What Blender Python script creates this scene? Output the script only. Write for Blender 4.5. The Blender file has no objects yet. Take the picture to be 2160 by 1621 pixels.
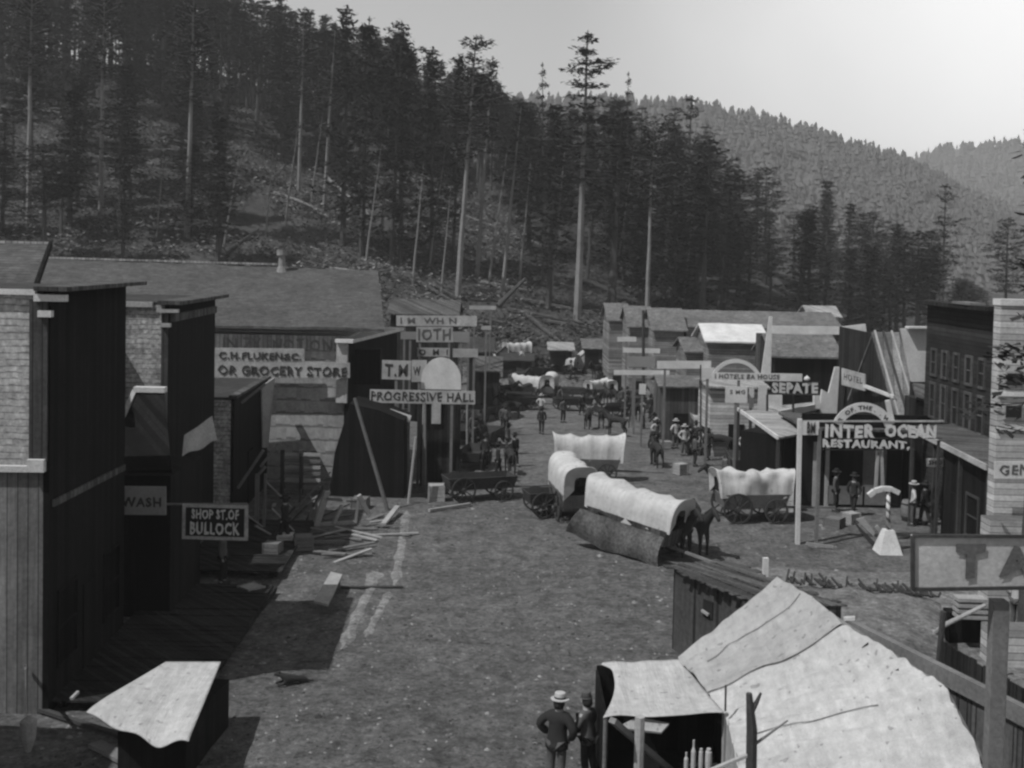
import bpy, bmesh, math, random
from mathutils import Vector, Matrix, Euler
R = math.radians
scene = bpy.context.scene
COL = scene.collection
rnd = random.Random(7)

# ------------------------------------------------------------------ camera
EYE = 10.5; F = 2300.0; PITCH = R(2.2); ROLL = R(1.2)      # a view camera: nearly level, lens lowered
PY0 = 545 + F * math.tan(PITCH); PX0 = 1080.0
cam_d = bpy.data.cameras.new("camera"); cam = bpy.data.objects.new("camera", cam_d); COL.objects.link(cam)
cam.location = (0, 0, EYE)
cam.rotation_euler = (Euler((R(90) - PITCH, 0, 0)).to_matrix() @ Matrix.Rotation(ROLL, 3, 'Z')).to_euler()
cam_d.shift_y = -(810.5 - PY0) / 2160
cam_d.sensor_width = 36; cam_d.lens = 36 * F / 2160; cam_d.clip_end = 6000; cam_d.clip_start = .3
scene.camera = cam
CA, SA = math.cos(PITCH), math.sin(PITCH)

def ray(px, py):
    a = (px - PX0) / F; b = (PY0 - py) / F; c, s = math.cos(ROLL), math.sin(ROLL)
    u = a * c - b * s; v = a * s + b * c
    return Vector((u, CA + v * SA, -SA + v * CA))
def at(px, py, Y):                 # the point seen at px,py whose distance up the street is Y
    d = ray(px, py); return Vector((0, 0, EYE)) + d * (Y / d.y)
def atz(px, py, z):
    d = ray(px, py); return Vector((0, 0, EYE)) + d * ((z - EYE) / d.z)

# ------------------------------------------------------------------ terrain
COLS = [-900, 0, 400, 800, 1000, 1215, 1500, 1700, 1900, 2160, 3000]
HY = [0, 45, 100, 120, 160, 220, 300, 420]
HT = {-900: [0, 0, 0, 10, 26, 50, 66, 60],
      0:    [0, 0, -1, 8, 23, 46, 62, 56],
      400:  [0, 0, -1, 7, 22, 43, 60, 54],
      800:  [0, 0, -1.8, 5, 17, 34, 48, 42],
      1000: [0, 0, -2, 3.5, 13, 27, 37, 30],
      1215: [0, 0, -2, 2.2, 10, 20, 28, 22],
      1500: [0, 0, -2, -1, 3.5, 13, 22, 16],
      1700: [0, 0, -2, -2, 0, 7, 15, 10],
      1900: [0, 0, -2, -2, -1.5, 1, 5, 3],
      2160: [0, 0, -2, -2, -2, -1, 0, 1],
      3000: [0, 0, -2, -1, 3, 10, 20, 20]}
def lerp_list(xs, ys, x):
    if x <= xs[0]: return ys[0]
    for i in range(len(xs) - 1):
        if x <= xs[i + 1]:
            t = (x - xs[i]) / (xs[i + 1] - xs[i]); t = t * t * (3 - 2 * t) if False else t
            return ys[i] + (ys[i + 1] - ys[i]) * t
    return ys[-1]
def hash2(i, j, s=0):
    n = (i * 374761393 + j * 668265263 + s * 1274126177) & 0xffffffff
    n = ((n ^ (n >> 13)) * 1274126177) & 0xffffffff
    return ((n ^ (n >> 16)) & 0xffff) / 65535.0
def vnoise(x, y, s=0):
    i, j = math.floor(x), math.floor(y); fx, fy = x - i, y - j
    fx = fx * fx * (3 - 2 * fx); fy = fy * fy * (3 - 2 * fy)
    a = hash2(i, j, s) * (1 - fx) + hash2(i + 1, j, s) * fx
    b = hash2(i, j + 1, s) * (1 - fx) + hash2(i + 1, j + 1, s) * fx
    return a * (1 - fy) + b * fy
def T(x, y):
    yy = max(y, 1.0)
    u = 1080 + F * x / max(yy, 60)
    h = lerp_list(COLS, [lerp_list(HY, HT[c], yy) for c in COLS], u)
    amp = min(max((yy - 100) / 60, 0), 1)
    h += amp * ((vnoise(x / 14, y / 14, 3) - .5) * 3.5 + (vnoise(x / 5, y / 5, 5) - .5) * 1.2)
    near = 1 - amp
    h += near * ((vnoise(x / 3.1, y / 3.1, 1) - .5) * .14 + (vnoise(x / 1.1, y / 1.1, 2) - .5) * .05)
    if yy < 75 and abs(x) < 9:      # ruts worn by wheels up the street
        c = x + .035 * (yy - 20) + 1.2 * math.sin(yy / 13)
        for o_, s_ in ((-3.1, 5), (-1.6, 6), (.2, 7), (1.7, 8), (3.4, 9)):
            d_ = c - o_ - .8 * (vnoise(yy / 6, o_, s_) - .5); h -= .07 * math.exp(-(d_ / .16) ** 2) * (.3 + vnoise(yy / 2.2, o_, s_ + 3))
        h += (vnoise(x / .42, yy / .42, 12) - .5) * .05
    return h
def G(px, py):                     # the point of the ground seen at px,py
    d = ray(px, py); t = 8.0
    while t < 600:
        p = Vector((0, 0, EYE)) + d * t
        if p.z < T(p.x, p.y): break
        t += .1
    return Vector((p.x, p.y, T(p.x, p.y)))

# ------------------------------------------------------------------ materials
MATS = {}
def mat(name, base, var=.35, scale=2.0, kind='noise', rough=.95, bump=.25, width=.2, detail=6, axis=(1, 1, 0), row=.15, light=1.7, stain=.25):
    m = bpy.data.materials.new(name); MATS[name] = m; m.use_nodes = True
    nt = m.node_tree; N = nt.nodes; L = nt.links; b = N['Principled BSDF']
    b.inputs['Roughness'].default_value = rough
    b.inputs['Specular IOR Level'].default_value = .15
    tc = N.new('ShaderNodeTexCoord'); co = tc.outputs['Object']
    def math_(op, a, bb=None, c=None):
        n = N.new('ShaderNodeMath'); n.operation = op
        for i, v in enumerate((a, bb, c)):
            if v is None: continue
            if isinstance(v, (int, float)): n.inputs[i].default_value = v
            else: L.new(v, n.inputs[i])
        return n.outputs[0]
    def noise(vec, sc, det=detail, ro=.6):
        n = N.new('ShaderNodeTexNoise'); n.inputs['Scale'].default_value = sc; n.inputs['Detail'].default_value = det
        n.inputs['Roughness'].default_value = ro; L.new(vec, n.inputs['Vector']); return n.outputs['Fac']
    def dot(v):
        n = N.new('ShaderNodeVectorMath'); n.operation = 'DOT_PRODUCT'; L.new(co, n.inputs[0]); n.inputs[1].default_value = v
        return n.outputs['Value']
    def centred(f, a):             # 1 + a*(f-.5)*2
        return math_('MULTIPLY_ADD', math_('SUBTRACT', f, .5), 2 * a, 1.0)
    big = noise(co, scale * .35, 4); fine = noise(co, scale * 4.5, 6, .7)
    fac = math_('MULTIPLY', centred(big, var * 1.6), centred(fine, var * 1.8))
    hgt = fine
    if kind == 'plank':
        u = math_('DIVIDE', dot(axis), width)
        idx = math_('FLOOR', u); fr = math_('FRACT', u)
        wn = N.new('ShaderNodeTexWhiteNoise'); wn.noise_dimensions = '1D'; L.new(idx, wn.inputs['W'])
        fac = math_('MULTIPLY', fac, centred(wn.outputs['Value'], var))
        mp = N.new('ShaderNodeMapping'); L.new(co, mp.inputs['Vector'])
        s = (14, 14, .8) if axis[2] == 0 else (.8, .8, 14)
        mp.inputs['Scale'].default_value = s
        gr = noise(mp.outputs[0], 1.0, 4, .6)
        fac = math_('MULTIPLY', fac, centred(gr, var * 1.4))
        seam = math_('GREATER_THAN', math_('ABSOLUTE', math_('SUBTRACT', fr, .5)), .5 - .012 / width)
        fac = math_('MULTIPLY', fac, math_('MULTIPLY_ADD', seam, -.65, 1.0))
        hgt = math_('SUBTRACT', math_('MULTIPLY', gr, .3), seam)
    if kind in ('shingle', 'roof'):
        cx = N.new('ShaderNodeCombineXYZ')
        if kind == 'shingle': L.new(dot((1, 1, 0)), cx.inputs[0]); L.new(dot((0, 0, 1)), cx.inputs[1])
        else: L.new(dot((1, 0, 0)), cx.inputs[0]); L.new(dot((0, 1, .3)), cx.inputs[1])
        # uneven courses
        wob = noise(co, .9, 2)
        ad = N.new('ShaderNodeVectorMath'); ad.operation = 'ADD'
        cw = N.new('ShaderNodeCombineXYZ'); L.new(math_('MULTIPLY', wob, .12), cw.inputs[1])
        L.new(cx.outputs[0], ad.inputs[0]); L.new(cw.outputs[0], ad.inputs[1])
        sx = N.new('ShaderNodeSeparateXYZ'); L.new(ad.outputs[0], sx.inputs[0])
        vr = math_('DIVIDE', sx.outputs[1], row); ri = math_('FLOOR', vr); fr = math_('FRACT', vr)
        w1 = N.new('ShaderNodeTexWhiteNoise'); w1.noise_dimensions = '1D'; L.new(ri, w1.inputs['W'])
        ur = math_('ADD', math_('DIVIDE', sx.outputs[0], width), math_('MULTIPLY', w1.outputs['Value'], 7.3)); ci = math_('FLOOR', ur); fu = math_('FRACT', ur)
        c2 = N.new('ShaderNodeCombineXYZ'); L.new(ci, c2.inputs[0]); L.new(ri, c2.inputs[1])
        w2 = N.new('ShaderNodeTexWhiteNoise'); w2.noise_dimensions = '2D'; L.new(c2.outputs[0], w2.inputs['Vector'])
        drop = math_('MULTIPLY_ADD', w2.outputs['Value'], .26, .02)
        edge = math_('LESS_THAN', fr, drop); jt = math_('LESS_THAN', fu, .07)
        cell = math_('MULTIPLY_ADD', math_('POWER', w2.outputs['Value'], 1.6), (light - .72) * .45, .86)
        cell = math_('MULTIPLY', cell, math_('MULTIPLY_ADD', edge, -.5, 1.0))
        cell = math_('MULTIPLY', cell, math_('MULTIPLY_ADD', jt, -.1, 1.0))
        fac = math_('MULTIPLY', fac, cell)
        blot = noise(co, 1.9, 5, .7); blot2 = noise(co, 7.0, 6, .8)
        fac = math_('MULTIPLY', fac, math_('MULTIPLY', centred(blot, stain * 2.2), centred(blot2, stain * 2.6)))
        hgt = math_('SUBTRACT', math_('SUBTRACT', cell, edge), math_('MULTIPLY', jt, .5))
    if kind == 'canvas':
        mp = N.new('ShaderNodeMapping'); L.new(co, mp.inputs['Vector']); mp.inputs['Scale'].default_value = (1, 1, 2.5)
        w = noise(mp.outputs[0], 1.6, 4, .5)
        fac = math_('MULTIPLY', math_('MULTIPLY', fac, centred(w, .16)), centred(noise(co, 45, 3, .8), .35))
        st = N.new('ShaderNodeMapping'); L.new(co, st.inputs['Vector']); st.inputs['Scale'].default_value = (5, .7, .7); st.inputs['Rotation'].default_value = (0, 0, .5)
        w = noise(st.outputs[0], 1.3, 5, .65); fac = math_('MULTIPLY', fac, centred(w, .3))
        sp = noise(co, 7, 2, .3); spot = math_('GREATER_THAN', sp, .71)
        fac = math_('MULTIPLY', fac, math_('MULTIPLY_ADD', spot, -.35, 1.0))
        hgt = w
    if kind == 'dirt':
        f2 = noise(co, 1.3, 9, .8); f3 = noise(co, 6, 6, .85); f4 = noise(co, .12, 3)
        fac = math_('MULTIPLY', math_('MULTIPLY', centred(f2, 1.6), centred(f3, 1.6)), centred(f4, .4))
        ch = noise(co, 5.5, 3, .5)
        fac = math_('MULTIPLY', fac, math_('MULTIPLY_ADD', math_('GREATER_THAN', ch, .66), .55, 1.0))
        fac = math_('MULTIPLY', fac, math_('MULTIPLY_ADD', math_('LESS_THAN', ch, .35), -.4, 1.0))
        hgt = f3
    if kind == 'stripe':           # barber pole
        sp = math_('FRACT', math_('ADD', math_('MULTIPLY', dot((0, 0, 1)), 3.2), math_('MULTIPLY', dot((1, 0, 0)), 3)))
        fac = math_('MULTIPLY', fac, math_('MULTIPLY_ADD', math_('GREATER_THAN', sp, .6), -.75, 1.0))
    val = math_('MAXIMUM', math_('MULTIPLY', fac, base), .004)
    val = math_('MINIMUM', val, .85)
    cc = N.new('ShaderNodeCombineXYZ')
    for i in range(3): L.new(val, cc.inputs[i])
    L.new(cc.outputs[0], b.inputs['Base Color'])
    bp = N.new('ShaderNodeBump'); bp.inputs['Strength'].default_value = bump; bp.inputs['Distance'].default_value = .14 if kind == 'dirt' else .05
    L.new(hgt, bp.inputs['Height']); L.new(bp.outputs[0], b.inputs['Normal'])
    return m
mat('dirt', .145, .35, .6, 'dirt', bump=.9)
mat('pale_dirt', .22, .3, .6, 'dirt', bump=.6)
mat('haze_pale_dirt', .21, .35, .6, 'dirt', bump=.9)  # paler dirt, hazy brightness of the sunny side put into its colour
mat('hill_soil', .06, .5, .25, 'dirt', bump=.6)
mat('far_hill', .11, .4, .05, 'noise')  # lightened base, part of the distance haze put into the colour
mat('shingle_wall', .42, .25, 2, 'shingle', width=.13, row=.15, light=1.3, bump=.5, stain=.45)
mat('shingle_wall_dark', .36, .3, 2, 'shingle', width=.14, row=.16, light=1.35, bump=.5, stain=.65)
mat('shake_wall', .36, .25, 1.5, 'shingle', width=.22, row=.62, light=1.25, bump=.6, stain=.2)
mat('roof_shingle', .085, .25, 1.2, 'roof', width=.3, row=.22, light=1.5, bump=.4, stain=.3)
mat('roof_dark', .05, .3, 1.2, 'roof', width=.3, row=.3, light=1.4, bump=.4, stain=.3)
mat('plank_grey', .20, .35, 2, 'plank', width=.24, bump=.5)
mat('plank_light', .30, .3, 2, 'plank', width=.2, bump=.4)
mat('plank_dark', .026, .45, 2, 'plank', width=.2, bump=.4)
mat('plank_black', .008, .5, 2, 'plank', width=.22, bump=.3)  # near-black base carries the shade of street fronts and interiors
mat('plank_mid', .085, .4, 2, 'plank', width=.22, bump=.5)
mat('clap_mid', .10, .35, 2, 'plank', width=.18, bump=.6, axis=(0, 0, 1))
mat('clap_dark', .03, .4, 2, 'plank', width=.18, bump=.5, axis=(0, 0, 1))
mat('clap_pale', .42, .3, 2, 'plank', width=.2, bump=.4, axis=(0, 0, 1))
mat('batten_roof', .19, .45, 2, 'plank', width=.42, bump=.8, axis=(1, -.25, 0))
mat('white_paint', .58, .25, 3.5, 'noise', detail=8)
mat('roof_grey', .15, .3, 1.2, 'roof', width=.25, row=.22, light=1.4, bump=.5, stain=.4)
mat('clap_grey', .2, .4, 2, 'plank', width=.18, bump=.5, axis=(0, 0, 1))
mat('grey_paint', .25, .2, 2.5, 'noise')
mat('sign_grey', .36, .45, 3.5, 'noise', detail=8)
mat('black_paint', .02, .3, 2.5, 'noise')
mat('ink', .05, .3, 4, 'noise')
mat('ink_grey', .11, .35, 4, 'noise')
mat('canvas', .42, .22, 1.2, 'canvas', bump=.9)
mat('canvas_bright', .47, .12, 1.2, 'canvas', bump=.5)
mat('canvas_dirty', .32, .18, 1.2, 'canvas', bump=.6)
mat('wood_light', .33, .3, 3, 'noise')
mat('wood_mid', .16, .35, 3, 'noise')
mat('wood_dark', .05, .4, 3, 'noise')
mat('pale_bark', .20, .35, 2, 'noise')
mat('bark', .07, .4, 2, 'noise')
mat('needles', .034, .35, .35, 'noise', rough=1)
mat('needles_pale', .062, .35, .35, 'noise', rough=1)
mat('haze_pale_needles', .11, .35, .1, 'noise', rough=1)  # paler than the near needles, distance haze put into the colour
mat('brush', .085, .5, .8, 'noise', rough=1)
mat('brush_pale', .19, .4, .8, 'noise', rough=1)
mat('skin', .32, .1, 5, 'noise', rough=.7)
mat('cloth_dark', .028, .3, 6, 'noise')
mat('cloth_mid', .09, .3, 6, 'noise')
mat('cloth_light', .42, .15, 6, 'noise')
mat('hair', .03, .3, 20, 'noise')
mat('hide_dark', .032, .3, 3, 'noise', rough=.7)
mat('hide_mid', .09, .3, 3, 'noise', rough=.7)
mat('straw', .45, .15, 10, 'noise')
mat('side_cloth', .075, .9, 2.0, 'noise', detail=9)
mat('board_grey', .42, .25, 3, 'noise', detail=9)
mat('faint_ink', .17, .3, 4, 'noise')
mat('iron', .06, .3, 6, 'noise', rough=.6)
mat('stone', .24, .35, 5, 'noise')
mat('glass_dark', .02, .2, 3, 'noise', rough=.25)
mat('glass_pale', .45, .2, 8, 'noise', rough=.3)
mat('stripe', .6, .1, 3, 'stripe')

# ------------------------------------------------------------------ mesh builder
class MB:
    def __init__(s): s.v = []; s.f = []
    def add(s, vs, fs):
        o = len(s.v); s.v += [Vector(p) for p in vs]; s.f += [tuple(i + o for i in f) for f in fs]; return s
    def box(s, c, d, rot=None):
        c = Vector(c); hx, hy, hz = d[0] / 2, d[1] / 2, d[2] / 2
        vs = [Vector((x, y, z)) for x in (-hx, hx) for y in (-hy, hy) for z in (-hz, hz)]
        if rot is not None:
            m = rot if isinstance(rot, Matrix) else Euler(rot).to_matrix()
            vs = [m @ p for p in vs]
        return s.add([p + c for p in vs], [(0, 1, 3, 2), (4, 6, 7, 5), (0, 4, 5, 1), (2, 3, 7, 6), (0, 2, 6, 4), (1, 5, 7, 3)])
    def beam(s, a, b, w, h=None, up=(0, 0, 1)):      # square bar from a to b
        a, b = Vector(a), Vector(b); h = h or w; d = (b - a); l = d.length
        if l < 1e-5: return s
        d /= l; u = Vector(up)
        if abs(d.dot(u)) > .97: u = Vector((0, 1, 0))
        x = d.cross(u).normalized(); z = x.cross(d).normalized()
        vs = []
        for p in (a, b):
            for i, j in ((-1, -1), (1, -1), (1, 1), (-1, 1)): vs.append(p + x * (w / 2 * i) + z * (h / 2 * j))
        return s.add(vs, [(3, 2, 1, 0), (4, 5, 6, 7), (0, 1, 5, 4), (1, 2, 6, 5), (2, 3, 7, 6), (3, 0, 4, 7)])
    def tube(s, pts, rs, n=6, cap=True):
        pts = [Vector(p) for p in pts]
        if isinstance(rs, (int, float)): rs = [rs] * len(pts)
        o = len(s.v); prev = None
        for k, p in enumerate(pts):
            d = (pts[min(k + 1, len(pts) - 1)] - pts[max(k - 1, 0)]).normalized()
            u = prev if prev is not None else (Vector((1, 0, 0)) if abs(d.x) < .8 else Vector((0, 1, 0)))
            x = d.cross(u).normalized(); y = x.cross(d).normalized(); prev = y
            for i in range(n):
                a = 2 * math.pi * i / n; s.v.append(p + (x * math.cos(a) + y * math.sin(a)) * rs[k])
        for k in range(len(pts) - 1):
            for i in range(n):
                j = (i + 1) % n
                s.f.append((o + k * n + i, o + k * n + j, o + (k + 1) * n + j, o + (k + 1) * n + i))
        if cap:
            s.f.append(tuple(o + i for i in reversed(range(n)))); s.f.append(tuple(o + (len(pts) - 1) * n + i for i in range(n)))
        return s
    def slab(s, quad, th):          # a thick panel: polygon extruded by th along its normal (backwards)
        q = [Vector(p) for p in quad]; n = (q[1] - q[0]).cross(q[-1] - q[0]).normalized() * th
        k = len(q); vs = q + [p - n for p in q]
        fs = [tuple(range(k)), tuple(reversed(range(k, 2 * k)))] + [(i, i + k, (i + 1) % k + k, (i + 1) % k) for i in range(k)]
        return s.add(vs, fs)
    def sheet(s, quad, nu, nv, fn=None, th=0):        # bilinear sheet a,b,c,d with displacement fn(u,v)->Vector
        a, b, c, d = [Vector(p) for p in quad]; o = len(s.v)
        vs = []
        for j in range(nv + 1):
            v = j / nv
            for i in range(nu + 1):
                u = i / nu
                p = (a * (1 - u) + b * u) * (1 - v) + (d * (1 - u) + c * u) * v
                if fn: p = p + fn(u, v)
                vs.append(p)
        fs = [(j * (nu + 1) + i, j * (nu + 1) + i + 1, (j + 1) * (nu + 1) + i + 1, (j + 1) * (nu + 1) + i) for j in range(nv) for i in range(nu)]
        s.add(vs, fs)
        if th:
            k = len(vs); s.add([p - Vector((0, 0, th)) for p in vs], [tuple(reversed(f)) for f in fs])
            rim = [(i, i + 1) for i in range(nu)] + [(nv * (nu + 1) + i + 1, nv * (nu + 1) + i) for i in range(nu)] + \
                  [((j + 1) * (nu + 1), j * (nu + 1)) for j in range(nv)] + [(j * (nu + 1) + nu, (j + 1) * (nu + 1) + nu) for j in range(nv)]
            for p, q in rim: s.f.append((o + p, o + k + p, o + k + q, o + q))
        return s
    def lathe(s, c, prof, n=12, sy=1.0):
        c = Vector(c); o = len(s.v); k = len(prof)
        for r, z in prof:
            for i in range(n):
                a = 2 * math.pi * i / n; s.v.append(c + Vector((r * math.cos(a), r * sy * math.sin(a), z)))
        for j in range(k - 1):
            for i in range(n):
                q = (i + 1) % n; s.f.append((o + j * n + i, o + j * n + q, o + (j + 1) * n + q, o + (j + 1) * n + i))
        s.f.append(tuple(o + i for i in reversed(range(n)))); s.f.append(tuple(o + (k - 1) * n + i for i in range(n)))
        return s
    def tri(s, a, b, c): return s.add([a, b, c], [(0, 1, 2)])
    def build(s, name, m, parent=None, loc=None, smooth=False, label=None):
        org = Vector((0, 0, 0))
        if parent is not None:
            r = parent
            while r: org += r.location; r = r.parent
        elif loc is not None: org = Vector(loc)
        elif s.v:
            zs = min(p.z for p in s.v); org = Vector((sum(p.x for p in s.v) / len(s.v), sum(p.y for p in s.v) / len(s.v), zs))
        me = bpy.data.meshes.new(name); me.from_pydata([tuple(p - org) for p in s.v], [], s.f); me.update()
        if smooth:
            for p in me.polygons: p.use_smooth = True
        me.materials.append(MATS[m] if isinstance(m, str) else m)
        o = bpy.data.objects.new(name, me); COL.objects.link(o)
        if parent is not None: o.parent = parent
        else: o.location = org
        if label: o['label'] = label
        return o

def tag(o, label=None, cat=None, group=None, kind=None):
    if label: o['label'] = label
    if cat: o['category'] = cat
    if group: o['group'] = group
    if kind: o['kind'] = kind
    return o
def thing(name, label, cat, loc=(0, 0, 0), group=None):
    o = bpy.data.objects.new(name, None); COL.objects.link(o); o.location = loc; o.empty_display_size = .3
    return tag(o, label, cat, group)
def kids(o): return [c for c in COL.objects if c.parent == o]
CH = {}
def dup(root, loc, rz=0, label=None, group=None, scale=None, cat=None):
    if root.name not in CH:
        CH[root.name] = [(c, kids(c)) for c in kids(root)]
    r = root.copy(); COL.objects.link(r); r.location = loc; r.rotation_euler = (0, 0, rz)
    if label: r['label'] = label
    if group: r['group'] = group
    if cat: r['category'] = cat
    if scale: r.scale = scale if isinstance(scale, tuple) else (scale,) * 3
    for c, gs in CH[root.name]:
        c2 = c.copy(); COL.objects.link(c2); c2.parent = r
        for g in gs: g2 = g.copy(); COL.objects.link(g2); g2.parent = c2
    return r

def lettering(s, a, right, up, width, height, m, parent, bold=.02, depth=.02, name='lettering', sx=None, arc=None):
    """text whose lower corner is a; scaled to fill width x height"""
    cu = bpy.data.curves.new('t', 'FONT'); cu.body = s; cu.size = 1; cu.offset = bold; cu.extrude = 0; cu.resolution_u = 2
    cu.space_character = 1.15
    ob = bpy.data.objects.new('t', cu); me = bpy.data.meshes.new_from_object(ob)
    xs = [v.co.x for v in me.vertices]; ys = [v.co.y for v in me.vertices]
    x0, x1, y0, y1 = min(xs), max(xs), min(ys), max(ys)
    right = Vector(right).normalized(); up = Vector(up).normalized(); nrm = right.cross(up)
    mb = MB(); P = []
    for v in me.vertices:
        u = (v.co.x - x0) / (x1 - x0); w = (v.co.y - y0) / (y1 - y0)
        if arc:
            cx, r, a0, a1 = arc   # centre point, radius, start/end angle
            th = a0 + (a1 - a0) * u; rr = r + w * height
            P.append(cx + right * (math.cos(th) * rr) + up * (math.sin(th) * rr) + nrm * depth)
        else: P.append(Vector(a) + right * ((u + .006 * math.sin(w * 9 + u * 60)) * width) + up * ((w + .07 * math.sin(u * 37 + 1) * (w - .3) + .05 * math.sin(u * 83)) * height) + nrm * depth)
    mb.add(P, [tuple(p.vertices) for p in me.polygons])
    # back skin for a little thickness
    mb.add([p - nrm * (depth - .002) for p in P], [tuple(reversed(p.vertices)) for p in me.polygons])
    bpy.data.objects.remove(ob); bpy.data.curves.remove(cu); bpy.data.meshes.remove(me)
    return mb.build(name, m, parent)

UP = Vector((0, 0, 1))
def board(name, label, cat, px0, py0, px1, py1, Y, m='white_paint', th=.05, yaw=0, frame=None, lines=(), ink='ink', support=None, tilt=0):
    """a sign board whose corners show at px0,py0 (upper) and px1,py1 (lower) at distance Y"""
    a = at(px0, py1, Y); b = at(px1, py1, Y + 0); c = at(px0, py0, Y)
    W = abs(b.x - a.x); H = abs(c.z - a.z); rt = Vector((math.cos(yaw), math.sin(yaw), 0)); 
    tilt = tilt or rnd.uniform(-.012, .022)
    if tilt: 
        up = Vector((-math.sin(tilt), 0, math.cos(tilt))); rt = Vector((math.cos(tilt) * math.cos(yaw), math.sin(yaw), math.sin(tilt)))
    else: up = UP
    W = W / max(.3, math.cos(yaw)); nrm = rt.cross(up)
    r = thing(name, label, cat, (a.x + rt.x * W / 2, a.y + rt.y * W / 2, a.z))
    q = [a, a + rt * W, a + rt * W + up * H, a + up * H]
    MB().slab(q, th).build('panel', m, r)
    if frame:
        f = MB(); fw = frame[1]; e = nrm * .02
        f.slab([q[0] + e, q[1] + e, q[1] + up * fw + e, q[0] + up * fw + e], th + .04)
        f.slab([q[3] - up * fw + e, q[2] - up * fw + e, q[2] + e, q[3] + e], th + .04)
        f.slab([q[0] + up * fw + e, q[0] + rt * fw + up * fw + e, q[3] + rt * fw - up * fw + e, q[3] - up * fw + e], th + .04)
        f.slab([q[1] - rt * fw + up * fw + e, q[1] + up * fw + e, q[2] - up * fw + e, q[2] - rt * fw - up * fw + e], th + .04)
        f.build('frame', frame[0], r)
    for (s, u0, v0, u1, v1) in lines:
        lettering(s, a + rt * (W * u0) + up * (H * v0), rt, up, W * (u1 - u0), H * (v1 - v0), ink, r, bold=.03, depth=.012)
    if support:
        f = MB()
        for u in support:
            t = a + rt * (W * u) - nrm * (th + .04); g = T(t.x, t.y)
            f.beam((t.x, t.y, g - .1), (t.x, t.y, t.z + H * .9), .12)
            # one post is one part
            f.build('post', 'wood_mid', r); f = MB()
    return r
# ------------------------------------------------------------------ buildings
class Lot:
    """local frame of a street lot: s runs up the street, t away from it"""
    def __init__(s, name, label, N, k, side, cat='building'):
        s.N = Vector((N[0], N[1], 0)); s.D = Vector((k, 1, 0)).normalized(); s.P = Vector((s.D.y, -s.D.x, 0)) * side; s.side = side
        g = T(N[0], N[1]); s.g = g
        s.root = thing(name, label, cat, (N[0], N[1], g))
    def p(s, a, t, z): q = s.N + s.D * a + s.P * t; return Vector((q.x, q.y, z))
    def mbox(s, mb, s0, s1, t0, t1, z0, z1):
        c = [s.p(a, t, z) for a in (s0, s1) for t in (t0, t1) for z in (z0, z1)]
        return mb.add(c, [(0, 1, 3, 2), (4, 6, 7, 5), (0, 4, 5, 1), (2, 3, 7, 6), (0, 2, 6, 4), (1, 5, 7, 3)])
    def box(s, name, m, s0, s1, t0, t1, z0, z1, parent=None, label=None):
        return s.mbox(MB(), s0, s1, t0, t1, z0, z1).build(name, m, parent or s.root, label=label)
    def window(s, face, a0, a1, z0, z1, m='glass_dark', fm='wood_light', fw=.09):
        """face 'f' on the street front (t=0) or 'n' on the near wall (s=0)"""
        fr = MB()
        def bb(mb, x0, x1, zz0, zz1, o0, o1):
            if face == 'f': s.mbox(mb, x0, x1, -o1, -o0, zz0, zz1)
            else: s.mbox(mb, -o1, -o0, x0, x1, zz0, zz1)
        bb(fr, a0 - fw, a1 + fw, z0 - fw, z0, .0, .07); bb(fr, a0 - fw, a1 + fw, z1, z1 + fw, .0, .07)
        bb(fr, a0 - fw, a0, z0, z1, .0, .07); bb(fr, a1, a1 + fw, z0, z1, .0, .07)
        zm = (z0 + z1) / 2; am = (a0 + a1) / 2
        bb(fr, a0, a1, zm - .025, zm + .025, .01, .05); 
        o = fr.build('window', fm, s.root); g = MB(); bb(g, a0, a1, z0, z1, .004, .02); g.build('pane', m, o)
    def door(s, face, a0, a1, z1, m='plank_black'):
        fr = MB()
        def bb(mb, x0, x1, zz0, zz1, o0, o1):
            if face == 'f': s.mbox(mb, x0, x1, -o1, -o0, zz0, zz1)
            else: s.mbox(mb, -o1, -o0, x0, x1, zz0, zz1)
        bb(fr, a0, a1, s.g, z1, .004, .05); fr.build('door', m, s.root)

def px_x(px, Y): return at(px, 800, Y).x
# --- two-storey false front, nearest on the shady side
NX, NY = at(104, 980, 24.3).x, 24.3
zmid = at(50, 985, NY).z; ztop = at(50, 622, NY).z
b = Lot('false_front_building', 'two-storey false front building with shingled upper wall over weathered planks', (NX, NY), -.035, -1)
b.box('lower_wall', 'plank_grey', 0, 5.2, .12, 9, -.2, zmid)
b.box('upper_wall', 'shingle_wall', 0.03, 5.2, .15, 9, zmid, ztop)
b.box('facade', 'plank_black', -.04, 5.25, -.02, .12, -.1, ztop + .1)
b.box('corner_board', 'plank_mid', -.09, -.042, .02, .42, zmid + .15, ztop - .1)
b.box('trim_board', 'white_paint', -.12, 0.0, .45, 9, zmid - .10, zmid + .04)
b.box('trim_board', 'white_paint', -.2, -.045, .05, .42, zmid - .08, zmid + .2)
b.box('cornice', 'plank_mid', -.3, 5.5, -.5, .25, ztop + .10, ztop + .2)
b.box('cornice', 'white_paint', -.22, -.045, -.42, .28, ztop - .13, ztop + .02)
b.box('bracket', 'white_paint', -.2, -.045, -.1, .2, ztop - .48, ztop - .34)
b.box('ledge', 'white_paint', -.1, .02, .3, 9, ztop + .0, ztop + .12)
b.box('roof', 'roof_dark', .05, 5.2, .3, 9, ztop + .002, ztop + .09)
m_ = MB(); 
for s0 in (.5, 3.6): b.window('f', s0, s0 + 1.1, .9, 2.6, 'glass_dark', 'plank_black', .06)
b.door('f', 2.1, 3.0, 2.3)
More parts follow.
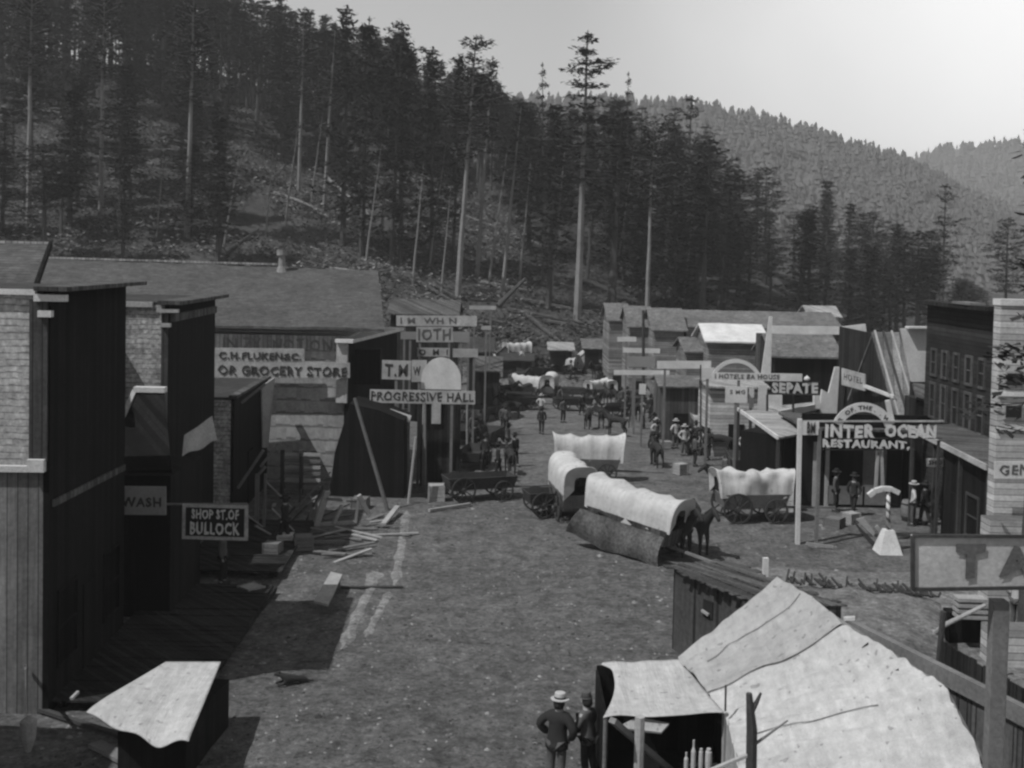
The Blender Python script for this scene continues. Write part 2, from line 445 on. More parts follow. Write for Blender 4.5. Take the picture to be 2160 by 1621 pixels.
# faint slanting stringboard across the shaded front
mb = MB(); mb.beam(b.p(.1, -.06, at(110, 1062, 24.4).z), b.p(5.1, -.06, at(212, 985, 29.4).z), .06, .16); mb.build('string_board', 'plank_mid', b.root)

# the high roof at the picture's edge
a0, a1 = at(80, 608, 31), at(105, 515, 34.3)
r = thing('gabled_house', 'high gabled roof rising behind the near false front at the picture edge', 'house', (a0.x, 31, 0))
x0 = at(-200, 600, 31).x
roofm = MB().slab([(x0, 30.8, a0.z), (a0.x, 30.8, a0.z), (a1.x, 34.3, a1.z), (x0, 34.3, a1.z)], .12)
roofm.build('roof', 'roof_shingle', r)
MB().box(((x0 + a1.x) / 2, 32.7, a0.z / 2 - .1), (a1.x - x0 - .3, 3.0, a0.z - .1)).build('wall', 'plank_dark', r)
MB().slab([(a0.x - .2, 31.2, a0.z - .12), (a1.x - .2, 34.1, a0.z - .4), (a1.x - .2, 34.1, a1.z - .15)], .1).build('gable', 'plank_dark', r)
MB().beam((a0.x + .03, 30.75, a0.z), (a1.x + .03, 34.3, a1.z), .1, .2).build('barge_board', 'plank_black', r)
MB().beam((x0, 34.3, a1.z + .03), (a1.x, 34.3, a1.z + .03), .12, .08).build('ridge_board', 'plank_light', r)

# --- second false front
NX2, NY2 = px_x(355, 35.3), 35.3; zt2 = at(300, 640, NY2).z
b2 = Lot('shingled_building', 'second false front building, its side wall hung with mottled shingles', (NX2, NY2), -.035, -1)
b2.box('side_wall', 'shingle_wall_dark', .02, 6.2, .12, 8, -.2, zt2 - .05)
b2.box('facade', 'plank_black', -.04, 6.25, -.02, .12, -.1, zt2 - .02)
b2.box('corner_board', 'plank_mid', -.08, -.042, .0, .22, 2.5, zt2 - .3)
b2.box('ledge', 'wood_light', -.1, .0, .5, 8, zt2 - .12, zt2 + .05)
b2.box('cornice', 'plank_mid', -.25, 6.4, -.5, .3, zt2 - .02, zt2 + .1)
b2.box('cornice', 'wood_light', -.2, -.045, -.35, .35, zt2 - .28, zt2 - .16)
b2.box('frieze', 'plank_mid', .1, 6.1, -.12, -.025, zt2 - .6, zt2 - .35)
b2.box('bracket', 'wood_light', -.2, -.045, -.1, .2, zt2 - .75, zt2 - .63)
b2.box('trim_board', 'wood_light', -.06, .0, 1.55, 2.4, at(250, 838, NY2).z, at(250, 828, NY2).z)
b2.box('roof', 'roof_dark', .05, 6.2, .35, 8, zt2 - .04, zt2 + .04)
b2.door('f', 2.4, 3.4, 2.3)

# --- dark hip-roofed lean-to in the gap
yl, yh = 30.6, 33.6
q = [at(213, 992, yl), at(362, 992, yl), at(346, 826, yh), at(288, 826, yh)]
r = thing('lean_to_shop', 'low dark lean-to shop squeezed between the two false fronts', 'shop', (q[1].x, yl, 0))
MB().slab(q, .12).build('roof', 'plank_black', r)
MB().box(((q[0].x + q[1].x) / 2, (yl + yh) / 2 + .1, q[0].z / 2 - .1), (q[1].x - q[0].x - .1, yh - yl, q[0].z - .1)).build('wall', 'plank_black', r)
mb = MB().beam(q[0] + Vector((-.05, -.03, .05)), q[3] + Vector((-.05, 0, .02)), .14, .1); mb.build('barge_board', 'wood_light', r)
mb = MB().box(((q[2] + q[3]) / 2 + Vector((0, 0, .06))), (q[2].x - q[3].x + .1, .3, .16)); mb.build('cap_board', 'white_paint', r)

# --- plank walk, made wide and near black to deepen the shade
for i, (y0, y1, lb) in enumerate([(24.6, 33.5, 'plank walk darkened as shade below the nearest false front'), (35.0, 41.8, 'plank walk darkened as shade below the second false front')]):
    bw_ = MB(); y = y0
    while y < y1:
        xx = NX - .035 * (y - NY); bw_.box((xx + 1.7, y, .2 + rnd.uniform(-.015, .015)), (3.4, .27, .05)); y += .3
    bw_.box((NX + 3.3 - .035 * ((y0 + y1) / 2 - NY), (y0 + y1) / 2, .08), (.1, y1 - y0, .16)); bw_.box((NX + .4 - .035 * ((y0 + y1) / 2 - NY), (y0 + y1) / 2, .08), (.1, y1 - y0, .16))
    tag(bw_.build('shade_dark_boardwalk', 'plank_dark'), lb, 'shade_dark_boardwalk')

# --- signs on the shady side
board('hanging_sign', 'plain grey board sign with dark scrawled lettering hung before the lean-to shop', 'sign', 212, 1026, 350, 1086, 30.2, 'grey_paint', lines=[('D.WASH', .12, .28, .93, .62)], ink='ink')
s_ = board('hanging_sign', 'black sign with pale lettering in a white frame', 'sign', 384, 1063, 522, 1137, 30.3, 'black_paint', frame=('sign_grey', .09), lines=[('SHOP ST.OF', .14, .58, .86, .86), ('BULLOCK', .12, .14, .88, .5)], ink='white_paint')
bar = MB().tube([at(522, 1064, 30.36), at(350, 1064, 30.36)], .035, 6); bar.build('hanger_bar', 'wood_mid', s_)
# crumpled board fixed askew on the second front
q = [at(384, 962, 37), at(458, 928, 39), at(448, 878, 39), at(380, 925, 37)]
r = thing('crooked_sign', 'blotched pale panel hanging askew on the second front', 'sign', (q[0].x, 37, q[0].z))
MB().sheet(q, 10, 6, lambda u, v: Vector((0, 0, .05 * math.sin(9 * u) * math.cos(5 * v))), th=.03).build('panel', 'sign_grey', r)
q = [at(358, 984, 36), at(400, 984, 37), at(412, 966, 37.4), at(362, 966, 36)]
tag(MB().slab(q, .12).build('bracket_shelf', 'wood_light'), 'small pale shelf bracket under the askew panel', 'bracket')

# --- third building, narrow front
NX3, NY3 = px_x(495, 42.6), 42.6; zt3 = at(480, 845, NY3).z
b3 = Lot('narrow_shop', 'narrow dark shop with pale shingled end wall beside the grocery', (NX3, NY3), -.035, -1)
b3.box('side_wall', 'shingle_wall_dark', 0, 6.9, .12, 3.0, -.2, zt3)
b3.box('facade', 'plank_black', -.03, 7, 0, .12, -.1, zt3 + .05)
b3.box('roof', 'roof_dark', .0, 6.9, .14, 3.1, zt3 + .004, zt3 + .1)
b3.box('cap_board', 'plank_mid', -.1, 7.1, -.12, .2, zt3 + .104, zt3 + .2)
b3.door('f', 2.6, 3.6, 2.2)
q = [at(556, 945, 47.6), at(566, 945, 48.4), at(580, 797, 48.4), at(553, 815, 47.6)]
tag(MB().slab(q, .06).build('tapered_board', 'wood_light'), 'tall tapered pale board standing against the narrow shop front', 'board')

# porch frame: posts with crossed braces
r = thing('open_porch', 'open timber porch frame with crossed braces before the narrow shop', 'porch', G(541, 1130))
for a, c, w_ in [((541, 1125), (543, 1000), .14), ((556, 1125), (560, 1000), .09)]:
    p0 = G(*a); p1 = at(c[0], c[1], p0.y); MB().beam(p0 - UP * .1, p1, w_).build('post', 'wood_mid', r)
Yp = G(541, 1125).y
for a, c in [((502, 1030), (556, 950)), ((550, 985), (588, 935)), ((510, 850), (560, 810)), ((543, 1004), (560, 985))]:
    MB().beam(at(a[0], a[1], Yp), at(c[0], c[1], Yp), .1).build('brace', 'wood_mid', r)

# --- the grocery hall
GY = 50.5; ze = at(600, 690, GY).z; RY = 58.5; zr = at(300, 552, RY).z
xl, xr = px_x(60, GY), px_x(733, GY); xR2 = px_x(812, GY)
r = thing('grocery_building', 'broad grocery building with long shingled roof and wall of wide shakes', 'building', (xr, GY, 0))
MB().box(((xl + xr) / 2, GY + 4, ze / 2 - .3), (xr - xl, 8, ze - .2)).build('wall', 'shake_wall', r)
xre = at(820, 600, RY).x; xle = at(98, 552, RY).x
rf = MB().sheet([(xl - 1, GY - .5, ze), (xR2, GY - .5, ze), (xre - .6, RY, zr - .25), (xle, RY, zr)], 40, 16, lambda u, v: Vector((0, 0, .07 * vnoise(u * 16, v * 7, 4))), th=.12)
rf.build('roof', 'roof_shingle', r)
MB().box(((xl + xre) / 2, RY + .05, zr / 2 - .3), (xre - xl - 1.6, .1, zr - .6)).build('back_wall', 'plank_dark', r)
MB().beam((xle, RY, zr + .1), (xre - 6, RY, zr), .12, .1).build('ridge_board', 'plank_light', r)
MB().box(((xl + xr) / 2, GY - .04, at(600, 700, GY).z), (xr - xl, .08, .1)).build('trim_board', 'wood_mid', r)
MB().box(((xl + xr) / 2 + 3, GY - .05, at(600, 722, GY).z), (xr - xl - 6, .04, .66)).build('board_panel', 'plank_light', r)
lettering('IN ZY  NOTIONS', at(470, 737, GY - .08), (1, 0, 0), UP, at(716, 737, GY).x - at(470, 737, GY).x, .55, 'faint_ink', r)
c0 = at(582, 580, RY - .6); c1 = at(607, 580, RY - .6)
ch = MB(); cx = (c0.x + c1.x) / 2; cz = c0.z; h = at(595, 528, RY - .6).z - cz
ch.lathe((cx, RY - .6, cz - .3), [(.36, 0), (.36, .3), (.2, .75), (.17, h), (.28, h + .02), (.28, h + .3), (.0, h + .3)], 10).build('chimney', 'stone', r, smooth=False)
rr = thing('store_sign', 'long white two-step board sign lettered for the grocery store', 'sign', (at(600, 796, GY).x, GY - .1, at(600, 796, GY).z))
Ys = GY - .62
MB().slab([at(440, 796, Ys), at(738, 798, Ys), at(738, 766, Ys), at(440, 764, Ys)], .05).build('lower_board', 'sign_grey', rr)
MB().slab([at(440, 762, Ys), at(642, 764, Ys), at(642, 736, Ys), at(440, 734, Ys)], .05).build('upper_board', 'sign_grey', rr)
lettering('C.H.FLUKEN&C.', at(462, 758, Ys - .01), (1, 0, 0), UP, at(636, 758, Ys).x - at(462, 758, Ys).x, at(1, 742, Ys).z - at(1, 758, Ys).z, 'ink', rr, bold=.04)
lettering('OR GROCERY STORE', at(460, 791, Ys - .01), (1, 0, 0), UP, at(732, 791, Ys).x - at(460, 791, Ys).x, at(1, 770, Ys).z - at(1, 791, Ys).z, 'ink', rr, bold=.04)

# --- dark shed front under the white cornice
b4 = Lot('corner_shop', 'dark corner shop with white cornice and corner post next to the grocery sign', (px_x(733, 50.3), 50.3), .15, -1)
z4 = at(733, 718, 50.3).z
b4.box('facade', 'plank_black', 0, 9, 0, .15, b4.g, z4 - .1)
b4.box('body', 'plank_dark', .5, 9, .16, 1.2, b4.g, z4 - .2)
b4.box('cornice', 'white_paint', -.4, 9, -.35, .5, z4 - .1, z4 + .06)
b4.box('corner_post', 'sign_grey', -.16, -.004, -.02, .5, at(733, 850, 50.3).z, z4 - .1)
q = [at(748, 812, 51.4), at(802, 812, 51.4), at(802, 738, 51.4), at(748, 738, 51.4)]
MB().slab(q, .9).build('bay_window', 'plank_black', b4.root)
poly = [at(692, 1060, 47.3), at(852, 1052, 47.3), at(852, 888, 47.3), at(800, 866, 47.3), at(738, 852, 47.3), at(706, 955, 47.3)]
r = thing('tar_canvas_shelter', 'black tarred shelter bulging out below the white cornice', 'shelter', (poly[0].x, 47.3, 0))
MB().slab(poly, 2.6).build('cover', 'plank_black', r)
q = [at(800, 862, 48.8), at(866, 884, 48.8), at(862, 868, 51), at(806, 850, 51)]
r = thing('shop_awning', 'small plank awning with white front edge below the round-topped panel', 'awning', (q[0].x, 48.8, q[0].z))
MB().slab(q, .06).build('roof', 'plank_mid', r); MB().beam(q[0] + Vector((0, -.06, 0)), q[1] + Vector((0, -.06, 0)), .08, .3).build('edge_board', 'white_paint', r)
for px in (838, 862): p1 = at(px, 885, 48.9); MB().beam((p1.x, p1.y, T(p1.x, p1.y)), p1, .12).build('post', 'wood_mid', r)

board('hall_sign', 'long white board sign of the hall with tall dark letters', 'sign', 780, 822, 1002, 850, 49.5, 'sign_grey', lines=[('PROGRESSIVE HALL', .01, .16, .99, .86)], ink='ink', support=(.52, .78))
# round-topped panel
Yd = 50.3; cc = at(930, 822, Yd); hw = (at(972, 822, Yd).x - at(888, 822, Yd).x) / 2; hh = at(930, 755, Yd).z - cc.z
poly = [Vector((cc.x + hw, Yd, cc.z))] + [Vector((cc.x + hw * math.cos(a), Yd, cc.z + hh * .3 + hh * .7 * math.sin(a))) for a in [math.pi * i / 14 for i in range(15)]] + [Vector((cc.x - hw, Yd, cc.z))]
r = thing('round_topped_front', 'white round-topped front panel above the hall sign', 'shop front', (cc.x, Yd, T(cc.x, Yd)))
MB().slab(poly, .15).build('panel', 'white_paint', r)
MB().box((cc.x, Yd + .3, (cc.z + T(cc.x, Yd)) / 2), (hw * 2, .4, cc.z - T(cc.x, Yd))).build('wall', 'plank_dark', r)
MB().box((cc.x - .75, Yd + .05, cc.z - .9), (.16, .1, 1.5)).build('post', 'white_paint', r)
MB().box((cc.x - .2, Yd + .05, cc.z - .9), (.42, .1, 1.4)).build('curtain', 'canvas', r)
board('shop_sign', 'square pale sign with a big letter between the bay window and the round-topped panel', 'sign', 805, 760, 866, 800, 49.9, 'sign_grey', lines=[('T.M', .1, .15, .9, .8)], support=(.5,))
board('shop_sign', 'pale narrow sign half behind the round-topped panel', 'sign', 868, 760, 900, 806, 50.6, 'sign_grey', lines=[('W', .1, .3, .6, .7)], support=(.5,))
board('shop_sign', 'pale vertical-lettered sign over the white cornice', 'sign', 878, 690, 955, 722, 62, 'sign_grey', lines=[('IOTH', .05, .1, .95, .9)], ink='ink_grey', support=(.1, .9))
board('shop_sign', 'low grey sign board level with the white cornice', 'sign', 845, 700, 885, 716, 62.5, 'grey_paint', support=(.5,))
board('shop_sign', 'long white sign uppermost over the shady side shops', 'sign', 836, 666, 1006, 688, 68, 'sign_grey', lines=[('I M  WH N', .05, .2, .75, .8)], ink='ink_grey', support=(.1, .9), yaw=-.02)
board('shop_sign', 'grey slanting sign below the long uppermost one', 'sign', 955, 700, 990, 722, 64, 'grey_paint', support=(.5,))
board('shop_sign', 'white sign of two short rows at the end of the shady side', 'sign', 955, 736, 1008, 754, 60, 'sign_grey', support=(.85,))
board('shop_sign', 'low pale sign broken in two beneath the vertical-lettered one', 'sign', 880, 734, 948, 752, 59, 'sign_grey', lines=[('O  M  I', .05, .15, .95, .85)], ink='ink', support=(.1,))
board('shop_sign', 'small white notice on a pole against the hillside', 'sign', 1015, 688, 1036, 696, 74, 'sign_grey', support=(.5,))
board('shop_sign', 'thin pale board on the roof edge beside the fallen trunk', 'sign', 990, 645, 1046, 653, 84, 'sign_grey', support=(.2, .8))

def house(name, label, px0, px1, yr, ye, Yn, depth, rm, wm, over=.3, far_drop=None, door=True, chim=None):
    """house whose roof slope faces the near end of the street, ridge across it"""
    x0, x1 = px_x(px0, Yn), px_x(px1, Yn); ze = at(px0, ye, Yn).z; zr = at(px0, yr, Yn + depth / 2).z
    g = min(T(x0, Yn), T(x1, Yn)) - .2
    r = thing(name, label, 'house', ((x0 + x1) / 2, Yn, g))
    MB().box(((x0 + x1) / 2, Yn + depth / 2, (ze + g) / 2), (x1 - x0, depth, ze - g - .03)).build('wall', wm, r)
    ym = Yn + depth / 2
    mb = MB()
    n = max(6, int((x1 - x0) / .8))
    mb.sheet([(x0 - over, Yn - over, ze), (x1 + over, Yn - over, ze), (x1 + over, ym, zr), (x0 - over, ym, zr)], n, 5, lambda u, v: Vector((0, 0, .06 * vnoise(u * 9, v * 5, int(px0)))), th=.1)
    mb.sheet([(x0 - over, ym, zr), (x1 + over, ym, zr), (x1 + over, Yn + depth + over, ze), (x0 - over, Yn + depth + over, ze)], 4, 3, th=.1).build('roof', rm, r)
    mb = MB()
    for xx in (x0 + .06, x1 - .06): mb.slab([(xx, Yn, ze - .05), (xx, Yn + depth, ze - .05), (xx, ym, zr - .05)], .1)
    mb.build('gable', wm, r)
    if door and ze - g > 2.2:
        MB().box((x0 + (x1 - x0) * .5, Yn - .03, g + 1.1), (.9, .06, 2.0)).build('door', 'plank_black', r)
        for f in (.22, .78):
            if x1 - x0 > 3.2:
                o = MB().box((x0 + (x1 - x0) * f, Yn - .03, g + 1.5), (.8, .06, .9)).build('window', 'wood_mid', r); MB().box((x0 + (x1 - x0) * f, Yn - .07, g + 1.5), (.66, .02, .76)).build('pane', 'glass_dark', o)
    return r
house('small_house', 'small house with grey plank roof above the stacked shop signs', 822, 958, 631, 662, 76, 5, 'plank_mid', 'plank_dark')
# hovels at the end of the street and up the hillside foot
house('log_cabin', 'dark log cabin at the far end of the street in the brush', 1060, 1120, 745, 760, 104, 5, 'roof_dark', 'plank_dark')
house('log_cabin', 'cabin with a pale slanting roof in the clearing', 1160, 1205, 722, 738, 106, 5, 'plank_light', 'plank_dark')
house('shop_house', 'grey roofed shop farthest along the sunny side', 1283, 1322, 640, 676, 100, 7, 'roof_grey', 'clap_grey')
house('shop_house', 'shop with steep dark gap beside it, second from the far end of the sunny side', 1326, 1372, 646, 690, 94, 7, 'roof_grey', 'clap_grey')
house('shop_house', 'grey shop with a wide sloping roof beside the tall bare pole', 1378, 1440, 650, 697, 90, 7, 'roof_grey', 'clap_grey')
house('long_house', 'long grey shingled roof stretching behind the white-roofed hut', 1446, 1770, 654, 690, 92, 8, 'roof_grey', 'clap_grey')
house('hut', 'hut with a bright white canvas roof', 1492, 1612, 683, 720, 74, 5, 'white_paint', 'clap_grey')
house('shed', 'small pale shed roof on the slope above the long grey roof', 1706, 1764, 645, 668, 102, 4, 'plank_light', 'plank_light', door=False)
house('shop_house', 'shop with mottled shingle roof under a bright white parapet', 1634, 1768, 705, 752, 66, 5, 'roof_grey', 'plank_black')
Yq = 68.6
mb = MB().slab([at(1630, 706, Yq), at(1772, 706, Yq), at(1828, 704, Yq), at(1826, 684, Yq), at(1775, 690, Yq), at(1630, 688, Yq)], .2)
r = thing('parapet_wall', 'bright whitewashed parapet over the mottled shingle roof', 'parapet', (at(1700, 706, Yq).x, Yq, T(at(1700, 706, Yq).x, Yq)))
mb.build('parapet', 'white_paint', r); c = at(1700, 706, Yq); MB().box((c.x, Yq + .4, (c.z + r.location.z) / 2), (6.0, .5, c.z - r.location.z)).build('wall', 'plank_mid', r)
r = thing('white_pilaster', 'narrow white pilaster tapering upward beside the white-roofed hut', 'pilaster', (at(1622, 770, 64).x, 64, T(at(1622, 770, 64).x, 64)))
q = [at(1606, 790, 64), at(1626, 790, 64), at(1629, 668, 64), at(1623, 668, 64)]; MB().slab(q, .12).build('board', 'white_paint', r)
MB().beam(((q[0] + q[1]) / 2), (r.location.x, 64.1, r.location.z), .2).build('post', 'plank_mid', r)
q = [at(1745, 880, 58), at(1765, 880, 58), at(1771, 775, 58), at(1762, 775, 58), at(1748, 830, 58), at(1734, 822, 58), at(1728, 870, 58)]
r = thing('white_board_front', 'white planked corner front beside the balcony', 'shop front', (q[0].x, 58, T(q[0].x, 58)))
MB().slab(q, .2).build('panel', 'white_paint', r); MB().box((q[0].x, 58.4, (q[0].z + r.location.z) / 2), (.9, .4, q[0].z - r.location.z)).build('wall', 'plank_mid', r)

# --- sunny side, three-storey building
TX, TY = px_x(2090, 41), 41.; zt = at(2088, 655, TY).z
tb = Lot('three_storey_building', 'tall dark three-storey building with rows of narrow windows', (TX, TY), -.013, 1)
mb = MB(); fp = [tb.p(0, .12, -.2), tb.p(0, .4, -.2), tb.p(6.2, 2.8, -.2), tb.p(6.25, .12, -.2)]
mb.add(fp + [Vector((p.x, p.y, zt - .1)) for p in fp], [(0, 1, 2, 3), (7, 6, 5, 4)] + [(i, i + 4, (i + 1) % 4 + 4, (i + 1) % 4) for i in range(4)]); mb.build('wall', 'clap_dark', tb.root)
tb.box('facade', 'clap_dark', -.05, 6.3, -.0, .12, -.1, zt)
tb.box('cornice', 'plank_dark', -.3, 6.5, -.45, .3, zt - .02, zt + .14)
tb.box('cornice', 'wood_mid', .9, 2.6, -.5, .1, zt + .144, zt + .24)
tb.box('corner_board', 'wood_mid', -.09, -.052, .0, .16, 0, zt - .1)
for z0, z1 in ((4.15, 5.5), (5.95, 6.95)):
    for i in range(5): tb.window('f', .5 + i * 1.15, .95 + i * 1.15, z0, z1, 'glass_dark', 'plank_mid', .10)
pr = [(-4.6, -2.4, 3.7), (-4.6, -.02, 4.0)]
q = [at(2085, 988, 36.6), at(1918, 903, 44.2)]
r = thing('porch_awning', 'long sloping plank awning along the three-storey building with pale front edge', 'awning', (q[0].x, q[0].y, 0))
e0, e1 = q; f0 = tb.p(-4.4, 0.0, 4.05); f1 = tb.p(3.2, 0.0, 4.05)
MB().slab([e0, Vector((f0.x + .4, f0.y, f0.z)), Vector((f1.x - .05, f1.y, f1.z)), e1], -.08).build('roof', 'plank_mid', r)
MB().beam(e0 + Vector((-.06, 0, .02)), e1 + Vector((-.06, 0, .02)), .07, .2).build('edge_board', 'sign_grey', r)
for f in (.02, .34, .66, .98):
    p = e0.lerp(e1, f) + Vector((.1, 0, 0)); MB().beam((p.x, p.y, -.1), (p.x, p.y, p.z - .06), .13).build('post', 'wood_dark', r)
board('small_sign', 'short white sign hanging under the sloping plank awning', 'sign', 1955, 968, 1999, 985, 41, 'white_paint', lines=[('SHOP', .08, .25, .92, .8)], ink='ink')
# body below the awning: dark shop filling the corner in front of the tall building
lb = Lot('low_shop', 'low dark plank shop under the awning of the tall building', (px_x(2092, 37.2), 37.2), -.013, 1)
lb.box('wall', 'plank_black', 0, 3.7, .1, .5, -.2, 3.6); lb.box('front', 'plank_black', -.05, 3.72, -.02, .1, -.2, 3.8); lb.box('roof', 'roof_dark', .1, 3.65, .1, .6, 3.604, 3.75)
lb.window('f', .6, 1.5, 1, 2.4, 'glass_dark', 'wood_dark'); lb.door('f', 2.0, 2.9, 2.2)

# pale building and general store beyond the picture edge
r = thing('pale_building', 'pale whitewashed building with two rows of dark openings at the picture edge', 'building', (px_x(2140, 34.9), 34.9, 0))
x0, x1 = px_x(2106, 34.9), px_x(2330, 34.9); zt_ = at(2100, 645, 34.9).z
MB().box(((x0 + x1) / 2, 35.15, zt_ / 2), (x1 - x0, .5, zt_)).build('wall', 'clap_pale', r)
MB().box(((x0 + x1) / 2, 35.15, zt_ + .11), (x1 - x0 + .06, .6, .2)).build('roof', 'white_paint', r)
for zz in (at(2130, 800, 34.9).z, at(2130, 868, 34.9).z):
    for i in range(4):
        cx = x0 + .5 + i * 1.15; o = MB().box((cx, 34.87, zz), (.62, .06, .5)).build('window', 'wood_light', r); MB().box((cx, 34.83, zz), (.5, .02, .38)).build('pane', 'glass_dark', o)
for zz in (at(2130, 832, 34.9).z, at(2130, 905, 34.9).z): MB().box(((x0 + x1) / 2, 34.85, zz), (x1 - x0, .08, .12)).build('ledge', 'white_paint', r)
board('store_sign', 'white sign with tall thin letters cut off by the picture edge', 'sign', 2098, 974, 2230, 1010, 34.3, 'white_paint', lines=[('GENERAL STORE', .08, .2, 2.0, .8)], ink='ink_grey')
r = thing('white_goods_shed', 'whitewashed low shed under the sign with tall thin letters', 'shed', (px_x(2110, 33.9), 33.9, 0))
x0 = px_x(2102, 33.9); MB().box((x0 + 2.5, 34.3, 1.3), (5, .7, 2.6)).build('wall', 'clap_pale', r)
MB().box((x0 + 2.45, 33.4, 1.2), (4.6, 1.0, .12)).build('counter', 'plank_dark', r)
for k in range(6): tag(MB().lathe((x0 + .3 + k * .55, 33.3, 1.264), [(.16, 0), (.19, .2), (.14, .38), (.02, .42)], 8).build('sack', 'canvas'), 'pale sack in the row on the counter of the whitewashed shed', 'sack', 'sacks on the counter')

# --- the restaurant with plank roof
FX = 17.9
eN = (px_x(1893, 50.6), 50.6); zeN = at(1893, 886, 50.6).z; zrN = at(1838, 700, 54.3).z
r = thing('restaurant_building', 'restaurant with steep plank roof of dark and light strips', 'building', (eN[0], 50.6, 0))
xL, xR = eN[0], eN[0] + 5
MB().slab([(xL, 50.3, zeN - .2), (xR, 50.3, zeN - .2), (xR, 54.3, zrN), (xL - .05, 54.3, zrN)], .12).slab([(xL, 54.3, zrN), (xR, 54.3, zrN), (xR, 58, zeN), (xL, 58, zeN)], .12).build('roof', 'batten_roof', r)
for i in range(9): 
    xx = xL + .12 + i * .42; MB().beam((xx, 50.3, zeN - .12), (xx - .02, 54.3, zrN + .06), .09, .08).build('batten', 'wood_dark' if i % 2 else 'wood_light', r)
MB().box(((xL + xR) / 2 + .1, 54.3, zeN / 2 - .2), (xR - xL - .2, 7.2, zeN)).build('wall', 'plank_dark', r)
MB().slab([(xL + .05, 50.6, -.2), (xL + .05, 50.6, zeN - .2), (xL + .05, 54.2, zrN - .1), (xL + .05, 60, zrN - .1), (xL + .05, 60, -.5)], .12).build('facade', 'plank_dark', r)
MB().beam(at(1822, 814, 54.2), at(1886, 838, 51.2), .1, .16).build('barge_board', 'white_paint', r)
s_ = thing('tilted_sign', 'framed grey sign with slanted lettering on the dark restaurant front', 'sign', at(1800, 825, 55.4))
q = [at(1775, 812, 56.8), at(1824, 825, 54.0), at(1824, 790, 54.0), at(1775, 777, 56.8)]
MB().slab(q, .06).build('panel', 'sign_grey', s_)
rt = (q[1] - q[0]).normalized(); lettering('HOTEL', q[0] + rt * .3 + UP * .3, rt, UP, (q[1] - q[0]).length * .8, (q[3] - q[0]).length * .4, 'ink', s_)
r = thing('whitewashed_annex', 'plain bright white wall panel beside the strip-planked roof', 'building', (px_x(1940, 49.3), 49.3, 0))
q = [at(1925, 806, 49.3), at(1969, 806, 49.3), at(1969, 694, 49.3), at(1902, 694, 49.3)]
MB().slab(q, .25).build('upper_wall', 'white_paint', r); c = (q[0] + q[1]) / 2
MB().box((c.x + .3, 49.6, c.z / 2), (1.4, .5, c.z)).build('lower_wall', 'plank_dark', r); MB().box((c.x, 49.2, q[2].z + .05), (1.7, .5, .08)).build('cap_board', 'white_paint', r)
r = thing('dark_annex', 'dark shed roof tucked below the bright white wall', 'shed', (px_x(1945, 47.6), 47.6, 0))
q = [at(1934, 838, 47.4), at(1972, 850, 47.4), at(1972, 812, 48.8), at(1926, 808, 48.8)]; MB().slab(q, .1).build('roof', 'plank_mid', r)
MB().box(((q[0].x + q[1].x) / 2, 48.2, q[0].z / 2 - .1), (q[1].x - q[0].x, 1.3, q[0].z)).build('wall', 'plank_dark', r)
# restaurant front room, a solid black wall imitating its shaded inside
r = thing('dining_room_front', 'solid black dining room front imitating a shaded interior, with a pale door, behind the restaurant sign', 'shop front', (px_x(1830, 46.5), 46.5, 0))
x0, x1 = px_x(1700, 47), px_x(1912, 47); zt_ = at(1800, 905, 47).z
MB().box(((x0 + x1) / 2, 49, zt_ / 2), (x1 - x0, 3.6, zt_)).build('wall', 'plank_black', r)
MB().box(((x0 + x1) / 2, 48.6, zt_ + .06), (x1 - x0 + .3, 4.8, .1)).build('roof', 'plank_mid', r)
MB().box(((x0 + x1) / 2 + .4, 46.7, (zt_ + at(1800, 886, 46.7).z) / 2), (x1 - x0 + 1.2, .12, at(1800, 886, 46.7).z - zt_ + .5)).build('fascia', 'plank_black', r)
MB().box((at(1880, 1, 47).x, 47.1, 1.3), (1.0, .1, 2.4)).build('door', 'wood_mid', r)
for px in (1752, 1778): MB().box((at(px, 1, 47).x, 47.1, 1.4), (.16, .1, 2.8)).build('post', 'wood_light', r)
MB().box((at(1820, 1, 47).x, 47.1, .5), (1.6, .1, .8)).build('counter', 'wood_mid', r)
# the sign itself
YS = 40.6
r = thing('restaurant_sign', 'restaurant sign of big white cut-out letters in two rows on a post', 'sign', (at(1683, 1120, YS).x, YS, T(at(1683, 1120, YS).x, YS)))
MB().beam((r.location.x, YS, -.2), at(1687, 884, YS), .15).build('post', 'white_paint', r)
p = at(1729, 905, YS); MB().beam((p.x, YS, -.2), p, .12).build('post', 'wood_mid', r)
MB().slab([at(1692, 918, YS - .06), at(1728, 918, YS - .06), at(1728, 890, YS - .06), at(1692, 890, YS - .06)], .05).build('notice_board', 'white_paint', r)
lettering('BM', at(1702, 914, YS - .07), (1, 0, 0), UP, .3, .4, 'ink', r)
MB().beam(at(1730, 925, YS + .02), at(1988, 925, YS + .02), .035).build('rail', 'wood_dark', r); MB().beam(at(1730, 949, YS + .02), at(1930, 949, YS + .02), .035).build('rail', 'wood_dark', r)
MB().beam(at(1690, 889, YS), at(1990, 889, YS), .06).build('top_rail', 'sign_grey', r)
zz = lambda y: at(1, y, YS).z
lettering('INTER', at(1740, 923, YS - .02), (1, 0, 0), UP, at(1847, 1, YS).x - at(1740, 1, YS).x, zz(895) - zz(923), 'white_paint', r, bold=.05)
lettering('OCEAN', at(1866, 923, YS - .02), (1, 0, 0), UP, at(1976, 1, YS).x - at(1866, 1, YS).x, zz(895) - zz(923), 'white_paint', r, bold=.05)
lettering('RESTAURANT,', at(1734, 947, YS - .02), (1, 0, 0), UP, at(1922, 1, YS).x - at(1734, 1, YS).x, zz(927) - zz(947), 'white_paint', r, bold=.05)
p = at(1982, 950, YS); MB().beam((p.x, YS + .1, -.2), (p.x, YS + .1, zz(889)), .1).build('post', 'wood_dark', r)

